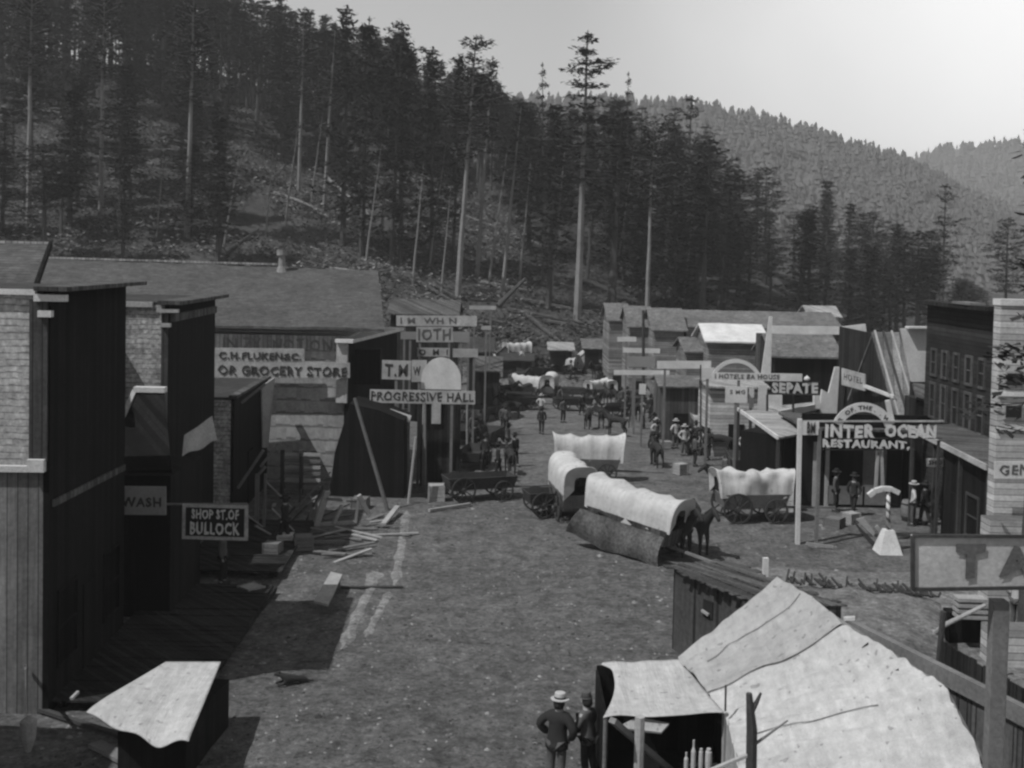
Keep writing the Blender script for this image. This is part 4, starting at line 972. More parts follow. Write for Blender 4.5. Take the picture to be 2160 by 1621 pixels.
for px, py, rz, k, lb in [(1300, 920, 150, hs, 'horse beyond the broadside covered wagon'), (1385, 985, 100, hs, 'horse tied in the crowd by the bare pole'), (1000, 950, 70, hs, 'horse in the wagon line on the shady side'), (1075, 1000, 100, ox, 'ox at the tail of the wagon line'),
                          (1120, 838, 0, ox, 'ox at the crest of the street'), (1340, 890, 60, hs, 'horse near the shirt-sleeved man at the pole'), (1405, 925, 200, hs, 'horse behind the man in the white shirt'), (1530, 1060, 190, hs, 'horse before the wagon at the white post'), (1545, 950, 90, hs, 'horse under the plank awning edge')]:
    dup(k, G(px, py), R(rz), lb, scale=.9)
# dog
g = G(620, 1446)
r = thing('dog', 'black and white spotted dog lying in the sun near the covered cart', 'dog', g)
P = {'b': (0, 0, .2, .15, .16), 'h': (-.3, .03, .2, .15, .16), 's': (.26, 0, .24, .13, .16), 'n': (.42, -.03, .36, .08, .09), 'hd': (.54, -.08, .40, .085, .09), 'ms': (.66, -.14, .35, .045), 'e1': (.5, -.0, .49, .025), 'e2': (.5, -.15, .48, .025),
     'f1': (.34, -.14, .1, .05), 'f2': (.6, -.2, .04, .035), 'g1': (.34, .12, .1, .05), 'g2': (.58, .1, .04, .035), 'k1': (-.28, -.2, .12, .08), 'k2': (-.02, -.3, .05, .035), 't1': (-.48, .05, .1, .035), 't2': (-.68, -.08, .05, .025)}
skin_obj('body', P, [('b', 'h'), ('b', 's'), ('s', 'n'), ('n', 'hd'), ('hd', 'ms'), ('hd', 'e1'), ('hd', 'e2'), ('s', 'f1'), ('f1', 'f2'), ('s', 'g1'), ('g1', 'g2'), ('h', 'k1'), ('k1', 'k2'), ('h', 't1'), ('t1', 't2')], 'hide_dark', r)
MB().lathe((.1, .12, .18), [(.0, -.14), (.17, -.08), (.21, .05), (.15, .14), (0, .2)], 10).build('chest_patch', 'white_paint', r, smooth=True)
MB().lathe((-.42, .06, .16), [(0, -.12), (.0, -.1), (.12, .0), (.1, .12), (0, .16)], 10).build('rump_patch', 'white_paint', r, smooth=True)
r.scale = (.72,) * 3; r.rotation_euler = (0, 0, R(200))

# ------------------------------------------------------------------ small goods
def crate(label, px, py, w_, h_, m='wood_light', rz=.2):
    g = G(px, py); r = thing('crate', label, 'crate', g); r.rotation_euler = (0, 0, rz)
    mb = MB(); n = 4
    for i in range(n):
        z = h_ * (i + .5) / n
        for s in (-1, 1): mb.box((0, s * w_ / 2, z), (w_, .02, h_ / n - .02)); mb.box((s * w_ / 2, 0, z), (.02, w_, h_ / n - .02))
    mb.box((0, 0, h_ - .03), (w_ - .04, w_ - .04, .02)); mb.box((0, 0, .03), (w_ - .04, w_ - .04, .02))
    for sx in (-1, 1):
        for sy in (-1, 1): mb.box((sx * w_ / 2, sy * (w_ / 2 + .02), h_ / 2), (.07, .02, h_))
    mb.build('slats', m, None, loc=(0, 0, 0)).parent = r
    return r
crate('pale wooden crate standing at the street edge by the crooked stick', 920, 1056, .65, .7, rz=.1)
crate('dark crate behind the pale crate', 918, 1022, .8, .6, 'wood_mid', .4)
crate('small pale box in deep shade before the porch frame', 602, 1150, .5, .4, 'white_paint', .1)
crate('light box by the dining room counter', 1795, 1105, .5, .45, 'wood_light', .5)
crate('dark box on the ground near the restaurant sign', 1760, 1112, .6, .4, 'wood_mid', .9)
for i, lb in enumerate(['bottom white slatted box of the stack behind the wagon at the post', 'middle white slatted box of the stack behind the wagon', 'top white slatted box of the stack behind the wagon']):
    c = crate(lb, 1652, 1078, .62, .48, 'white_paint', 0); c.location.z += .49 * i
def barrel(label, px, py):
    g = G(px, py); r = thing('barrel', label, 'barrel', g)
    MB().lathe(g, [(.24, 0), (.29, .25), (.31, .42), (.29, .6), (.24, .85), (.22, .85), (.22, .80)], 14).build('staves', 'wood_mid', r, smooth=True)
    for z in (.15, .68):
        MB().lathe(g, [(.275, z), (.285, z), (.30, z + .06), (.29, z + .06)], 14).build('hoop', 'iron', r)
barrel('barrel at the street edge by the tarred shelter', 838, 1040); barrel('barrel under the plank awning by the wagon', 1612, 1015); barrel('barrel beside the low dark shop post', 1915, 1100)
# frame of pale timbers at the corner
Yf = G(680, 1110).y
r = thing('timber_frame', 'knocked-together frame of pale timbers lying at the street corner', 'timber frame', G(690, 1110))
for a, c, w_ in [((666, 1110), (690, 1036), .22), ((652, 1106), (658, 1070), .1), ((650, 1108), (748, 1102), .13), ((704, 1104), (722, 1066), .12), ((690, 1053), (722, 1055), .1), ((730, 1057), (752, 1058), .09), ((750, 1104), (757, 1045), .1), ((757, 1045), (778, 1085), .16), ((662, 1135), (668, 1060), .09)]:
    MB().beam(at(a[0], a[1], Yf), at(c[0], c[1], Yf + .2), w_).build('timber', 'wood_light' if w_ > .1 else 'wood_mid', r)
# slatted rack with dark uprights
r = thing('board_rack', 'rack of pale boards behind dark uprights below the grocery wall', 'rack', G(640, 1035))
for k, y in enumerate((958, 972, 985, 998, 1012, 1028)):
    a = at(594 + k * 2, y, 47.6); c = at(676, y + 2, 47.6); MB().beam(a, c, .06, .14).build('board', 'wood_light' if k % 2 == 0 else 'wood_mid', r)
for px in (636, 596): p = at(px, 950, 47.4); MB().beam((p.x, p.y, T(p.x, p.y)), p, .15).build('upright', 'wood_dark', r)
# loose boards
rr = random.Random(5)
for i in range(26):
    px, py = rr.uniform(690, 835), rr.uniform(1090, 1180)
    if py > 1150 and px > 780: continue
    g = G(px, py); a = rr.uniform(-.5, .9); ln = rr.uniform(.8, 2.2); mb = MB()
    mb.box(g + UP * (.05 + .02 * (i % 5)), (ln, rr.uniform(.1, .2), .04), Euler((rr.uniform(-.1, .1), rr.uniform(-.12, .12), a)))
    tag(mb.build('loose_board', 'wood_light' if rr.random() < .45 else 'wood_mid', loc=g), 'one of the loose boards scattered at the shady street corner', 'board', 'loose boards at the street corner')
a, c = G(905, 1082), G(992, 1068); tag(MB().beam(a + UP * .08, c + UP * .08, .12).build('long_board', 'wood_light', loc=a), 'long pale board lying in the street below the crate', 'board')
a, c = G(808, 1115), G(838, 1085); tag(MB().beam(a + UP * .15, c + UP * .3, .2, .1).build('propped_board', 'wood_light', loc=a), 'short bright board propped at the edge of the board pile', 'board')
a, c = G(712, 1243), G(850, 1242); tag(MB().tube([a + UP * .05, c + UP * .04], .045, 6).build('thin_rail', 'wood_dark', loc=a), 'thin dark rail lying straight across the wheel tracks', 'rail')
q = [atz(662, 1268, .42), atz(692, 1275, .42), atz(722, 1212, .42), atz(698, 1206, .42)]
r = thing('plank_bench', 'pale plank bench at the edge of the shade', 'bench', (q[0].x, q[0].y, 0)); MB().slab(q, .07).build('seat', 'wood_light', r)
for f in (0, 1):
    p = (q[0].lerp(q[3], .12 + .76 * f) + q[1].lerp(q[2], .12 + .76 * f)) / 2; MB().box((p.x, p.y, .18), (.35, .06, .36)).build('leg', 'wood_mid', r)
# tools in the shade
for px, py, lb in ((395, 1235, 'pale rag hung on the shaded wall post'), (362, 1228, 'pale torn rag on the walk in deep shade')):
    p = at(px, py, 36); g = p; mb = MB().sheet([p + Vector((0, 0, -.35)), p + Vector((.12, 0, -.35)), p + Vector((.1, 0, .1)), p + Vector((-.05, 0, .12))], 3, 5, lambda u, v: Vector((0, .03 * math.sin(8 * v), 0)), th=.01)
    tag(mb.build('rag', 'canvas_dirty'), lb, 'rag')

# ------------------------------------------------------------------ covered cart, lower corner
q = [atz(182, 1497, 1.35), atz(398, 1560, 1.3), atz(466, 1396, 1.45), atz(350, 1396, 1.45)]
r = thing('covered_stack', 'low dark stack of goods under a flat taut pale tarpaulin', 'covered goods', ((q[0].x + q[2].x) / 2, (q[0].y + q[2].y) / 2, 0))
def sag(u, v): return Vector((0, -.10 * math.sin(math.pi * u) * (1 - v) ** 4, -.16 * (1 - v) ** 12 * (.3 + .6 * math.sin(math.pi * min(1, u * 1.05))) - .03 * math.sin(math.pi * u) * math.sin(math.pi * v) + .03 * math.sin(u * 15 + v * 4) * (1 - v) ** 2 - (.14 * math.exp(-((u - .72) / .13) ** 2) * max(0, 1 - v * 3.2))))
MB().sheet(q, 36, 30, sag, th=.02).build('tarpaulin', 'canvas', r, smooth=True)
ax = (q[2] + q[3]) / 2 - (q[0] + q[1]) / 2; ax.z = 0; ax.normalize()
c = (q[0] + q[1] + q[2] + q[3]) / 4; rot = Euler((0, 0, math.atan2(ax.y, ax.x))).to_matrix()
MB().box((c.x + .1, c.y + .34, .5), (2.5, 1.4, 1.1), rot).build('load', 'plank_black', r)
for sx in ():
    for sy in (-1, 1):
        cc_ = Vector((c.x, c.y + .2, .42)) + rot @ Vector((sx, sy * .68, 0)); o = wheel(r, (0, 0, 0), .42, 'black_paint'); o.location = cc_ - r.location; 
        o.data.transform(Matrix.Translation(Vector(r.location))); o.rotation_euler = (0, 0, math.atan2(ax.y, ax.x))
a = at(150, 1475, 19.5); tag(MB().beam(a, at(165, 1460, 19.7), .05).build('cart_stake', 'wood_light'), 'short pale stake beside the covered cart', 'stake')
for k, (x0, y0, x1, y1, lb) in enumerate([(60, 1500, 400, 1610, 'dark beam on the ground in front of the covered cart'), (200, 1580, 262, 1612, 'pale worn board on the ground below the covered cart'), (335, 1600, 400, 1618, 'pale stick on the ground under the covered cart')]):
    a, c = G(x0, y0), G(x1, y1); tag(MB().beam(a + UP * .1, c + UP * .1, .12 if k != 1 else .3, .08).build('ground_board', ('wood_dark', 'wood_mid', 'wood_mid')[k], loc=a), lb, 'board')
r = thing('plumb_lamp', 'battered pale tin lantern hanging on a thin cord at the wall corner', 'lantern', at(58, 1590, 20.5))
MB().tube([at(54, 1410, 20.5), at(56, 1512, 20.5)], .012, 5).build('cord', 'wood_light', r)
p = at(60, 1588, 20.5); MB().lathe(p, [(.0, 0), (.05, .02), (.14, .3), (.16, .62), (.06, .7), (.0, .7)], 9).build('body', 'stone', r)
MB().beam(at(53, 1410, 20.5), at(53, 1405, 24.2), .06).build('arm', 'wood_mid', r)
# unseen building added out of frame to shade the corner
r = thing('unseen_shade_building', 'unseen plank building added outside the picture to shade the cart corner', 'building', (-16.2, 17, 0))
MB().box((-16.2, 16.2, 3.7), (7.5, 9, 7.4)).build('wall', 'plank_dark', r); MB().box((-16.2, 16.2, 7.5), (8.1, 9.6, .18)).build('roof', 'roof_dark', r)
MB().box((-12.42, 17, 1.1), (.06, 1, 2.2)).build('door', 'plank_black', r)

# ------------------------------------------------------------------ tent, awning and stall
def PL(lst, t):
    n = len(lst) - 1; f = min(max(t, 0), 1) * n; i = min(int(f), n - 1); return lst[i].lerp(lst[i + 1], f - i)
top = [atz(1640, 1217, 3.6), atz(1712, 1262, 3.62), atz(1778, 1318, 3.6), atz(1850, 1352, 3.55), atz(1925, 1402, 3.45), atz(1992, 1442, 3.4), atz(2030, 1515, 3.0), atz(2070, 1592, 2.6), atz(2085, 1690, 2.3)]
eav = [atz(1430, 1390, 2.05), atz(1462, 1425, 2.05), atz(1492, 1462, 2.05), atz(1515, 1490, 2.0), atz(1532, 1512, 1.95), atz(1545, 1560, 1.85), atz(1556, 1610, 1.75), atz(1566, 1680, 1.65), atz(1575, 1760, 1.55)]
def tent_pt(u, v):
    a, c = PL(eav, v), PL(top, v); p = a.lerp(c, u)
    p.z += -.10 * math.sin(math.pi * u) + .03 * math.sin(v * 22 + u * 3) * math.sin(math.pi * u)
    p.z += .035 * abs(math.sin(v * 41 + u * 2.5 + 3 * vnoise(u * 3, v * 9, 2))) * math.sin(math.pi * u) ** .5 - .02
    p.z += .10 * (vnoise(u * 2.2 + v * 6, v * 40 - u * 6, 14) - .5) + .05 * (vnoise(u * 9, v * 50, 15) - .5)
    if v > .5:
        k = (v - .5) / .5; p.z += k * (.10 * math.sin(u * 3 + v * 34) + .06 * math.sin(u * 9 - v * 30)) * math.sin(math.pi * min(1, u * 1.1 + .05))
    p.z += .05 * (vnoise(u * 7, v * 14, 8) - .5)
    if u > .9: p += Vector((.05, -.02, 0)) * ((u - .9) * 10) * (vnoise(v * 17, 1, 3) ** 3 - .1) * -1.6 * (1 if v > .25 else .1)
    return p
r = thing('canvas_tent', 'large patched canvas tent roof beside the street, nearest tent', 'tent', (4.8, 19, 0))
def tent_part(v0, v1, lift):
    mb = MB(); nu, nv = 40, int(120 * (v1 - v0)) + 2
    vs = [tent_pt(i / nu, v0 + (v1 - v0) * j / nv) + Vector((0, 0, lift)) for j in range(nv + 1) for i in range(nu + 1)]
    fs = [(j * (nu + 1) + i, (j + 1) * (nu + 1) + i, (j + 1) * (nu + 1) + i + 1, j * (nu + 1) + i + 1) for j in range(nv) for i in range(nu)]
    mb.add(vs, fs); mb.add([p - Vector((0, 0, .02)) for p in vs], [tuple(reversed(f)) for f in fs])
    return mb
tent_part(0, .255, .045).build('upper_sheet', 'canvas_dirty', r, smooth=True)
tent_part(.245, 1, 0).build('lower_sheet', 'canvas', r, smooth=True)
for v0, m_ in ((.10, 'wood_mid'), (.62, 'faint_ink')):
    MB().tube([tent_pt(i / 30, v0 + .01 * math.sin(i / 3)) + Vector((0, 0, .03 + (.045 if v0 < .25 else 0))) for i in range(2 if v0 > .5 else 4, 30 if v0 < .5 else 22)], .008, 5).build('seam', m_, r)
rp = MB()
for (u0, v0, u1, v1, wd) in ((.97, .36, .78, .40, .05), (.93, .50, .86, .52, .03)):
    a = tent_pt(u0, v0) + UP * .012; c = tent_pt(u1, v1) + UP * .012; mid = a.lerp(c, .5) + Vector((.02, .08, .01)); n_ = Vector((.3, .9, .2)).normalized() * wd
    rp.add([a - n_, mid - n_ * .6, c, mid + n_ * .6, a + n_], [(0, 1, 2, 3, 4)])
rp.build('tear', 'black_paint', r)
# side wall of the tent below its eave, and its shaded back slope
mb = MB(); n = 30
vs = []
for j in range(n + 1):
    p = PL(eav, .42 + .58 * j / n); vs += [p + Vector((.02, 0, -.02)), Vector((p.x + .05 + .05 * math.sin(j * 1.3), p.y, T(p.x, p.y)))]
mb.add(vs, [(2 * j, 2 * j + 1, 2 * j + 3, 2 * j + 2) for j in range(n)]); mb.build('side_wall', 'canvas_dirty', r)
mb = MB(); vs = []
for j in range(n + 1):
    p = PL(top, j / n); vs += [p + Vector((.03, .0, -.04)), Vector((p.x + .55, p.y + .2, T(p.x, p.y)))]
mb.add(vs, [(2 * j, 2 * j + 2, 2 * j + 3, 2 * j + 1) for j in range(n)]); mb.build('back_slope', 'canvas_dirty', r)
MB().tube([PL(top, 0) - UP * .1, PL(top, .62) - UP * .1], .06, 7).build('ridge_pole', 'wood_mid', r)
for v in (0.02, .6): p = PL(top, v); MB().tube([(p.x, p.y, 0), (p.x, p.y, p.z - .1)], .06, 7).build('tent_pole', 'wood_mid', r)
# awning sheet
q = [atz(1276, 1514, 1.95), atz(1528, 1504, 2.02), atz(1432, 1391, 2.0), atz(1286, 1398, 2.0)]
q[0] = atz(1272, 1514, 1.95)
r = thing('canvas_awning', 'flat pale canvas awning stretched from the tent over the stall', 'awning', (q[0].x, q[0].y, 0))
def aw(u, v):
    e = .06 * math.sin(v * math.pi) * (u < .02); s = -.05 * math.sin(math.pi * u) * math.sin(math.pi * v) + .02 * math.sin(u * 14) * (1 - u)
    x = .16 * math.sin(math.pi * v) * (1 - u) ** 6 - .12 * (1 - u) ** 8 * math.exp(-((v - .97) / .06) ** 2) * 1.6
    return Vector((x, .05 * math.sin(u * 9) * (1 if v < .05 else 0), s))
MB().sheet(q, 34, 26, aw, th=.012).build('sheet', 'canvas', r, smooth=True)
for p in (q[0], q[1]): MB().tube([(p.x + .05, p.y + .05, 0), (p.x + .05, p.y + .05, p.z - .03)], .04, 7).build('pole', 'wood_mid', r)
tag(MB().tube([(at(1347, 1621, 19.6).x, 19.6, 0), at(1350, 1512, 19.6)], .09, 8).build('awning_post', 'wood_light'), 'pale round post under the awning front edge', 'post')
a, c = at(1292, 1520, 19.3), atz(1432, 1640, .5); tag(MB().beam(a, c, .14, .1).build('slanting_board', 'wood_mid'), 'long board slanting down across the stall front', 'board')
qa = [at(1300, 1535, 20.0), at(1395, 1545, 19.9), at(1412, 1526, 20.2), at(1345, 1512, 20.3)]; tag(MB().slab(qa, .04).build('hanging_flap', 'canvas_dirty'), 'ragged grey flap hanging under the awning', 'flap')
# the stall, its dark walls added to keep the space under the awning dark
xa, xb = q[0].x + .1, q[1].x + .35; ya, yb = q[0].y + .15, q[2].y - .15
r = thing('stall', 'open-fronted stall under the awning, dark plank walls added to shade it', 'stall', ((xa + xb) / 2, yb, 0))
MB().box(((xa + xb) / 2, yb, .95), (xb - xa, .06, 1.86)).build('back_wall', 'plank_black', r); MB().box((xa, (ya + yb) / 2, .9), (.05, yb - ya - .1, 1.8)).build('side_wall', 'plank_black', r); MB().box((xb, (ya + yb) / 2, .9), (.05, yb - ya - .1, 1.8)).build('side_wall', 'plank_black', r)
MB().box(((xa + xb) / 2, (ya + yb) / 2, .06), (xb - xa - .1, yb - ya - .1, .06)).build('floor', 'plank_black', r)
r = thing('stall_counter', 'dark box counter with bottles at the stall opening', 'counter', at(1478, 1621, 18.9)); cz = .95
cp = atz(1480, 1628, cz); r.location = (cp.x, cp.y, 0)
MB().box((cp.x, cp.y + .1, cz / 2), (.75, .5, cz)).build('body', 'plank_dark', r)
bi = 0
for px, yt, w_, lb in ((1447, 1588, .04, 'short pale bottle first in the row on the counter'), (1462, 1562, .045, 'tall pale bottle with narrow neck on the counter'), (1478, 1580, .04, 'squat pale jar in the middle of the counter'), (1494, 1580, .06, 'wide glass jar last in the row on the counter')):
    p = atz(px, 1622, cz); h = max(.2, at(px, yt, p.y).z - cz); s = 'jar' if 'jar' in lb else 'bottle'
    o = MB().lathe((p.x, p.y, cz + .005), [(w_, 0), (w_, h * .6), (w_ * .45, h * .75), (w_ * .45, h), (0, h)] if s == 'bottle' else [(w_, 0), (w_ * 1.1, h * .4), (w_, h * .85), (w_ * .7, h * .86), (w_ * .7, h), (0, h)], 10).build(s, 'glass_pale', loc=(p.x, p.y, cz), smooth=False)
    tag(o, lb, s)
# forked post
g = atz(1588, 1700, 0); r = thing('forked_post', 'dark forked sapling post standing before the tent', 'post', g)
yf = g.y; yf = 17.6
g = Vector((at(1586, 1700, yf).x, yf, 0)); r.location = g
MB().tube([g, at(1586, 1540, yf), at(1580, 1463, yf)], [.10, .09, .05], 8).build('stem', 'wood_dark', r)
MB().tube([at(1586, 1500, yf), at(1597, 1480, yf), at(1605, 1462, yf)], [.05, .035, .02], 6).build('fork', 'wood_dark', r)
MB().tube([at(1590, 1588, yf), at(1500, 1625, yf), at(1470, 1640, yf)], [.045, .04, .03], 6).build('side_branch', 'wood_light', r)
MB().tube([at(1590, 1572, yf), at(1662, 1520, yf + .1)], [.03, .015], 6).build('twig', 'wood_mid', r)
MB().tube([atz(1531, 1446, 2.6), atz(1530, 1500, 2.1)], .02, 6).build('tip', 'wood_dark', None, label=None)
o = bpy.data.objects['tip']; o.name = 'awning_stake'; tag(o, 'thin dark stake sticking up at the awning corner', 'stake')

# ------------------------------------------------------------------ little plank shed with ragged roof
g0 = G(1417, 1372); yn = g0.y; zl = at(1417, 1200, yn).z
A = Vector((g0.x, g0.y, 0)); Bq = atz(1632, 1289, zl - .15); Bq.z = 0; Dq = atz(1552, 1190, zl + .1); Dq.z = 0; Cq = Bq + Dq - A
r = thing('plank_shed', 'small weathered plank shed with ragged shake roof behind the tent', 'shed', (A.x, A.y, 0))
def wl(nm, P, Q, zp, zq, th=.1, m='plank_mid'): MB().slab([P - UP * .2, Q - UP * .2, Q + UP * zq, P + UP * zp], th).build(nm, m, r)
e_ = (Dq - A).normalized() * .11; h_ = (Bq - A).normalized() * .11
wl('front_wall', A, Bq, zl, zl - .15); wl('side_wall', A + e_, Dq, zl - .03, zl + .07, -.1); wl('side_wall', Bq + e_, Cq, zl - .18, zl - .08); wl('back_wall', Dq + h_, Cq - h_, zl + .05, zl - .1, -.1)
mb = MB(); n = 26; up_ = (Dq - A); d = up_.normalized(); a = A - d * .2 - h_ * 1.5 + UP * (zl + .04); bq = Bq - d * .2 + h_ * 2 + UP * (zl - .1)
for i in range(n):
    f0, f1 = i / n, (i + 1) / n - .004
    j0 = rnd.uniform(-.16, .10); pa, pb = a.lerp(bq, f0), a.lerp(bq, f1); e0_ = rnd.uniform(-.15, .15)
    for k in range(4):
        lo, hi = k / 4 - (.03 if k else 0), (k + 1) / 4
        mb.slab([pa + up_ * lo * 1.1 + d * (j0 if k == 0 else 0) + UP * (.1 * lo + .03 + rnd.uniform(0, .03)), pb + up_ * lo * 1.1 + d * (j0 if k == 0 else 0) + UP * (.1 * lo + .03), pb + up_ * hi * 1.1 + d * (e0_ if k == 3 else 0) + UP * .1 * hi, pa + up_ * hi * 1.1 + d * (e0_ if k == 3 else 0) + UP * .1 * hi], .03)
mb.build('roof', 'plank_mid', r)
fw_ = (Bq - A).normalized(); nr_ = Vector((fw_.y, -fw_.x, 0)); 
po = A + fw_ * ((Bq - A).length * .33) + nr_ * .03
MB().slab([po + UP * (zl - .95), po + fw_ * .35 + UP * (zl - .95), po + fw_ * .35 + UP * (zl - .5), po + UP * (zl - .5)], .02).build('opening', 'black_paint', r)
MB().beam(po + nr_ * .04 + UP * (zl - .8), po + nr_ * .04 + fw_ * .25 + UP * (zl - .85), .06).build('latch', 'wood_light', r)
tag(MB().box(Dq + (Cq - Dq) * .3 + UP * (zl + .25), (.14, .12, .55)).build('vent_pipe', 'white_paint'), 'short white stub pipe on the ragged shed roof', 'pipe')
# low brush-roofed dugouts
def brush_roof(label, corners, zf, zb, seedv, m='dirt', wall='plank_dark'):
    r2 = random.Random(seedv); q = [atz(corners[0][0], corners[0][1], zf), atz(corners[1][0], corners[1][1], zf), atz(corners[2][0], corners[2][1], zb), atz(corners[3][0], corners[3][1], zb)]
    r = thing('dugout', label, 'dugout', ((q[0].x + q[1].x) / 2, q[0].y, 0))
    MB().sheet(q, 50, 20, lambda u, v: Vector((0, 0, .16 * (vnoise(u * 12, v * 6, seedv) - .5) - .25 * (2 * u - 1) ** 4)), th=.22).build('roof', m, r, smooth=True)
    fr = MB()
    for i in range(90):
        f = r2.random(); e = q[3].lerp(q[2], f); 
        fr.beam(e + Vector((0, -.1, .0)), e + Vector((r2.uniform(-.2, .2), r2.uniform(.1, .35), r2.uniform(-.15, .25))), .05, .05)
    fr.build('brush_fringe', 'wood_dark', r)
    c = (q[0] + q[1] + q[2] + q[3]) / 4
    MB().slab([Vector((p.x, p.y, 0)).lerp(Vector((c.x, c.y, 0)), .06) + Vector((0, 0, -.2)) for p in q], -min(zf, zb) + .0).build('wall', wall, r)
    return r
brush_roof('low dugout with lumpy earth roof and a fringe of brush', [(1700, 1400), (2010, 1460), (1985, 1258), (1655, 1226)], 1.3, 1.5, 3, 'haze_pale_dirt')

# ------------------------------------------------------------------ fences, rail and corner clutter
def plank_fence(name, label, a, c, h0, h1, m='plank_mid', rail=True, gap=.22):
    r = thing(name, label, 'fence', (a[0], a[1], T(*a))); A, C = Vector((a[0], a[1], 0)), Vector((c[0], c[1], 0)); L_ = (C - A).length; n = int(L_ / gap); d = (C - A) / L_
    mb = MB()
    for i in range(n):
        f = (i + .5) / n; p = A.lerp(C, f); h = h0 + (h1 - h0) * f + rnd.uniform(-.05, .05)
        mb.beam((p.x, p.y, -.1), (p.x, p.y, h), gap * .86, .03, up=d.cross(UP))
    mb.build('pickets', m, r)
    nrm = Vector((d.y, -d.x, 0)) * -.06
    if rail:
        for z in (.35, .85): MB().beam(A + nrm + UP * h0 * z, C + nrm + UP * h1 * z, .05, .12).build('rail', 'wood_mid', r)
    return r
P0, P1 = atz(1790, 1322, 2.5), atz(2230, 1545, 2.5)
plank_fence('plank_fence', 'close plank fence running away behind the tent below a heavy beam', (P0.x, P0.y + .05), (P1.x, P1.y + .05), 2.3, 2.3, 'plank_mid')
tag(MB().beam(P0, P1, .16, .34).build('heavy_beam', 'wood_mid', loc=(P0.x, P0.y, P0.z)), 'heavy weathered beam resting along the top of the plank fence', 'beam')
tag(MB().tube([P0 + Vector((-.1, .0, .15)), P0 + Vector((.12, -.1, .2))], .08, 8).build('beam_roll', 'canvas'), 'small pale canvas roll on the end of the heavy beam', 'roll')
A_, C_ = atz(1985, 1352, 1.7), atz(2240, 1500, 1.7)
plank_fence('plank_fence', 'second lower plank fence beyond the heavy beam', (A_.x, A_.y), (C_.x, C_.y), 1.7, 1.7, 'plank_dark')
tag(MB().tube([(A_.x - .1, A_.y, 0), at(1990, 1290, A_.y)], .07, 7).build('fence_post', 'wood_dark'), 'dark rough post at the end of the second plank fence', 'post')
tag(MB().tube([atz(1935, 1370, .6), at(1990, 1320, 26.8), at(2078, 1277, 27.3)], [.05, .06, .05], 7).build('propped_pole', 'wood_light'), 'pale pole propped against the dark rough post', 'pole')
r = thing('lumber_stack', 'low stack of pale boards under the lettered board sign', 'lumber stack', G(2045, 1300))
for k in range(4):
    a, c = at(2015, 1262 + k * 12, 29.5), at(2078, 1264 + k * 12, 29.5); MB().beam(a, c, .4, .09).build('board', 'wood_light', r)
MB().box((at(2046, 1280, 30.2).x, 30.2, .45), (1.3, .5, .9)).build('trestle', 'plank_black', r)
# lettered board
YT = 13.6
r = thing('board_sign', 'big grey board sign with the dark letters T and A on a square post', 'sign', (at(2098, 1600, YT).x, YT + .2, 0))
q = [at(1924, 1243, YT), at(2400, 1236, YT), at(2400, 1132, YT), at(1924, 1130, YT)]
MB().slab(q, .05).build('panel', 'board_grey', r)
MB().beam(q[0] + Vector((0, -.02, 0)), q[3] + Vector((0, -.02, 0)), .045).build('edge_strip', 'wood_dark', r)
MB().beam(q[3] + Vector((0, -.02, 0)), q[2] + Vector((0, -.02, 0)), .04).build('edge_strip', 'wood_dark', r); MB().beam(q[0] + Vector((0, -.02, 0)), q[1] + Vector((0, -.02, 0)), .04).build('edge_strip', 'wood_dark', r)
hgt_ = at(1, 1150, YT).z - at(1, 1216, YT).z
lettering('T', at(2014, 1217, YT - .01), (1, 0, 0), UP, .37, hgt_, 'ink_grey', r, bold=.05)
lettering('A', at(2106, 1217, YT - .01), (1, 0, 0), UP, .44, hgt_, 'ink_grey', r, bold=.05)
pb = at(2094, 1600, YT + .14); MB().box((pb.x, pb.y, 3.1), (.19, .16, 6.36)).build('post', 'wood_mid', r)
MB().box((pb.x + .11, pb.y, 3.1), (.025, .1, 6.3)).build('post_edge', 'wood_light', r)
# figure and goods at the picture edge
dup(protos[1], G(2142, 1330), R(120), 'shirt-sleeved man at the picture edge behind the square sign post')
tag(MB().box(G(2130, 1400) + UP * .5, (1.3, .7, 1.0)).build('goods_box', 'clap_pale'), 'big pale slatted packing case behind the square sign post', 'packing case')

# stones and chips in the street
rr = random.Random(11); mb = MB(); mc = MB()
for i in range(4200):
    y = 15 + 45 * rr.random() ** 1.3; x = rr.uniform(-8, 9) * (1 + y / 90)
    z = T(x, y); s = rr.uniform(.014, .06) * (1.9 if rr.random() < .06 else 1); t = (mb if rr.random() < .6 else mc)
    vs = [Vector((x + math.cos(a) * s * rr.uniform(.6, 1.3), y + math.sin(a) * s * rr.uniform(.6, 1.3), z)) for a in (0, 1.3, 2.6, 3.9, 5.1)] + [Vector((x + rr.uniform(-.2, .2) * s, y, z + s * rr.uniform(.3, .8)))]
    t.add(vs, [(i_, (i_ + 1) % 5, 5) for i_ in range(5)])
tag(mb.build('gravel', 'stone', loc=(0, 0, 0)), 'pale stones and chips strewn over the street', None, None, 'stuff'); tag(mc.build('litter', 'wood_dark', loc=(0, 0, 0)), 'dark clods and scraps strewn over the street', None, None, 'stuff')

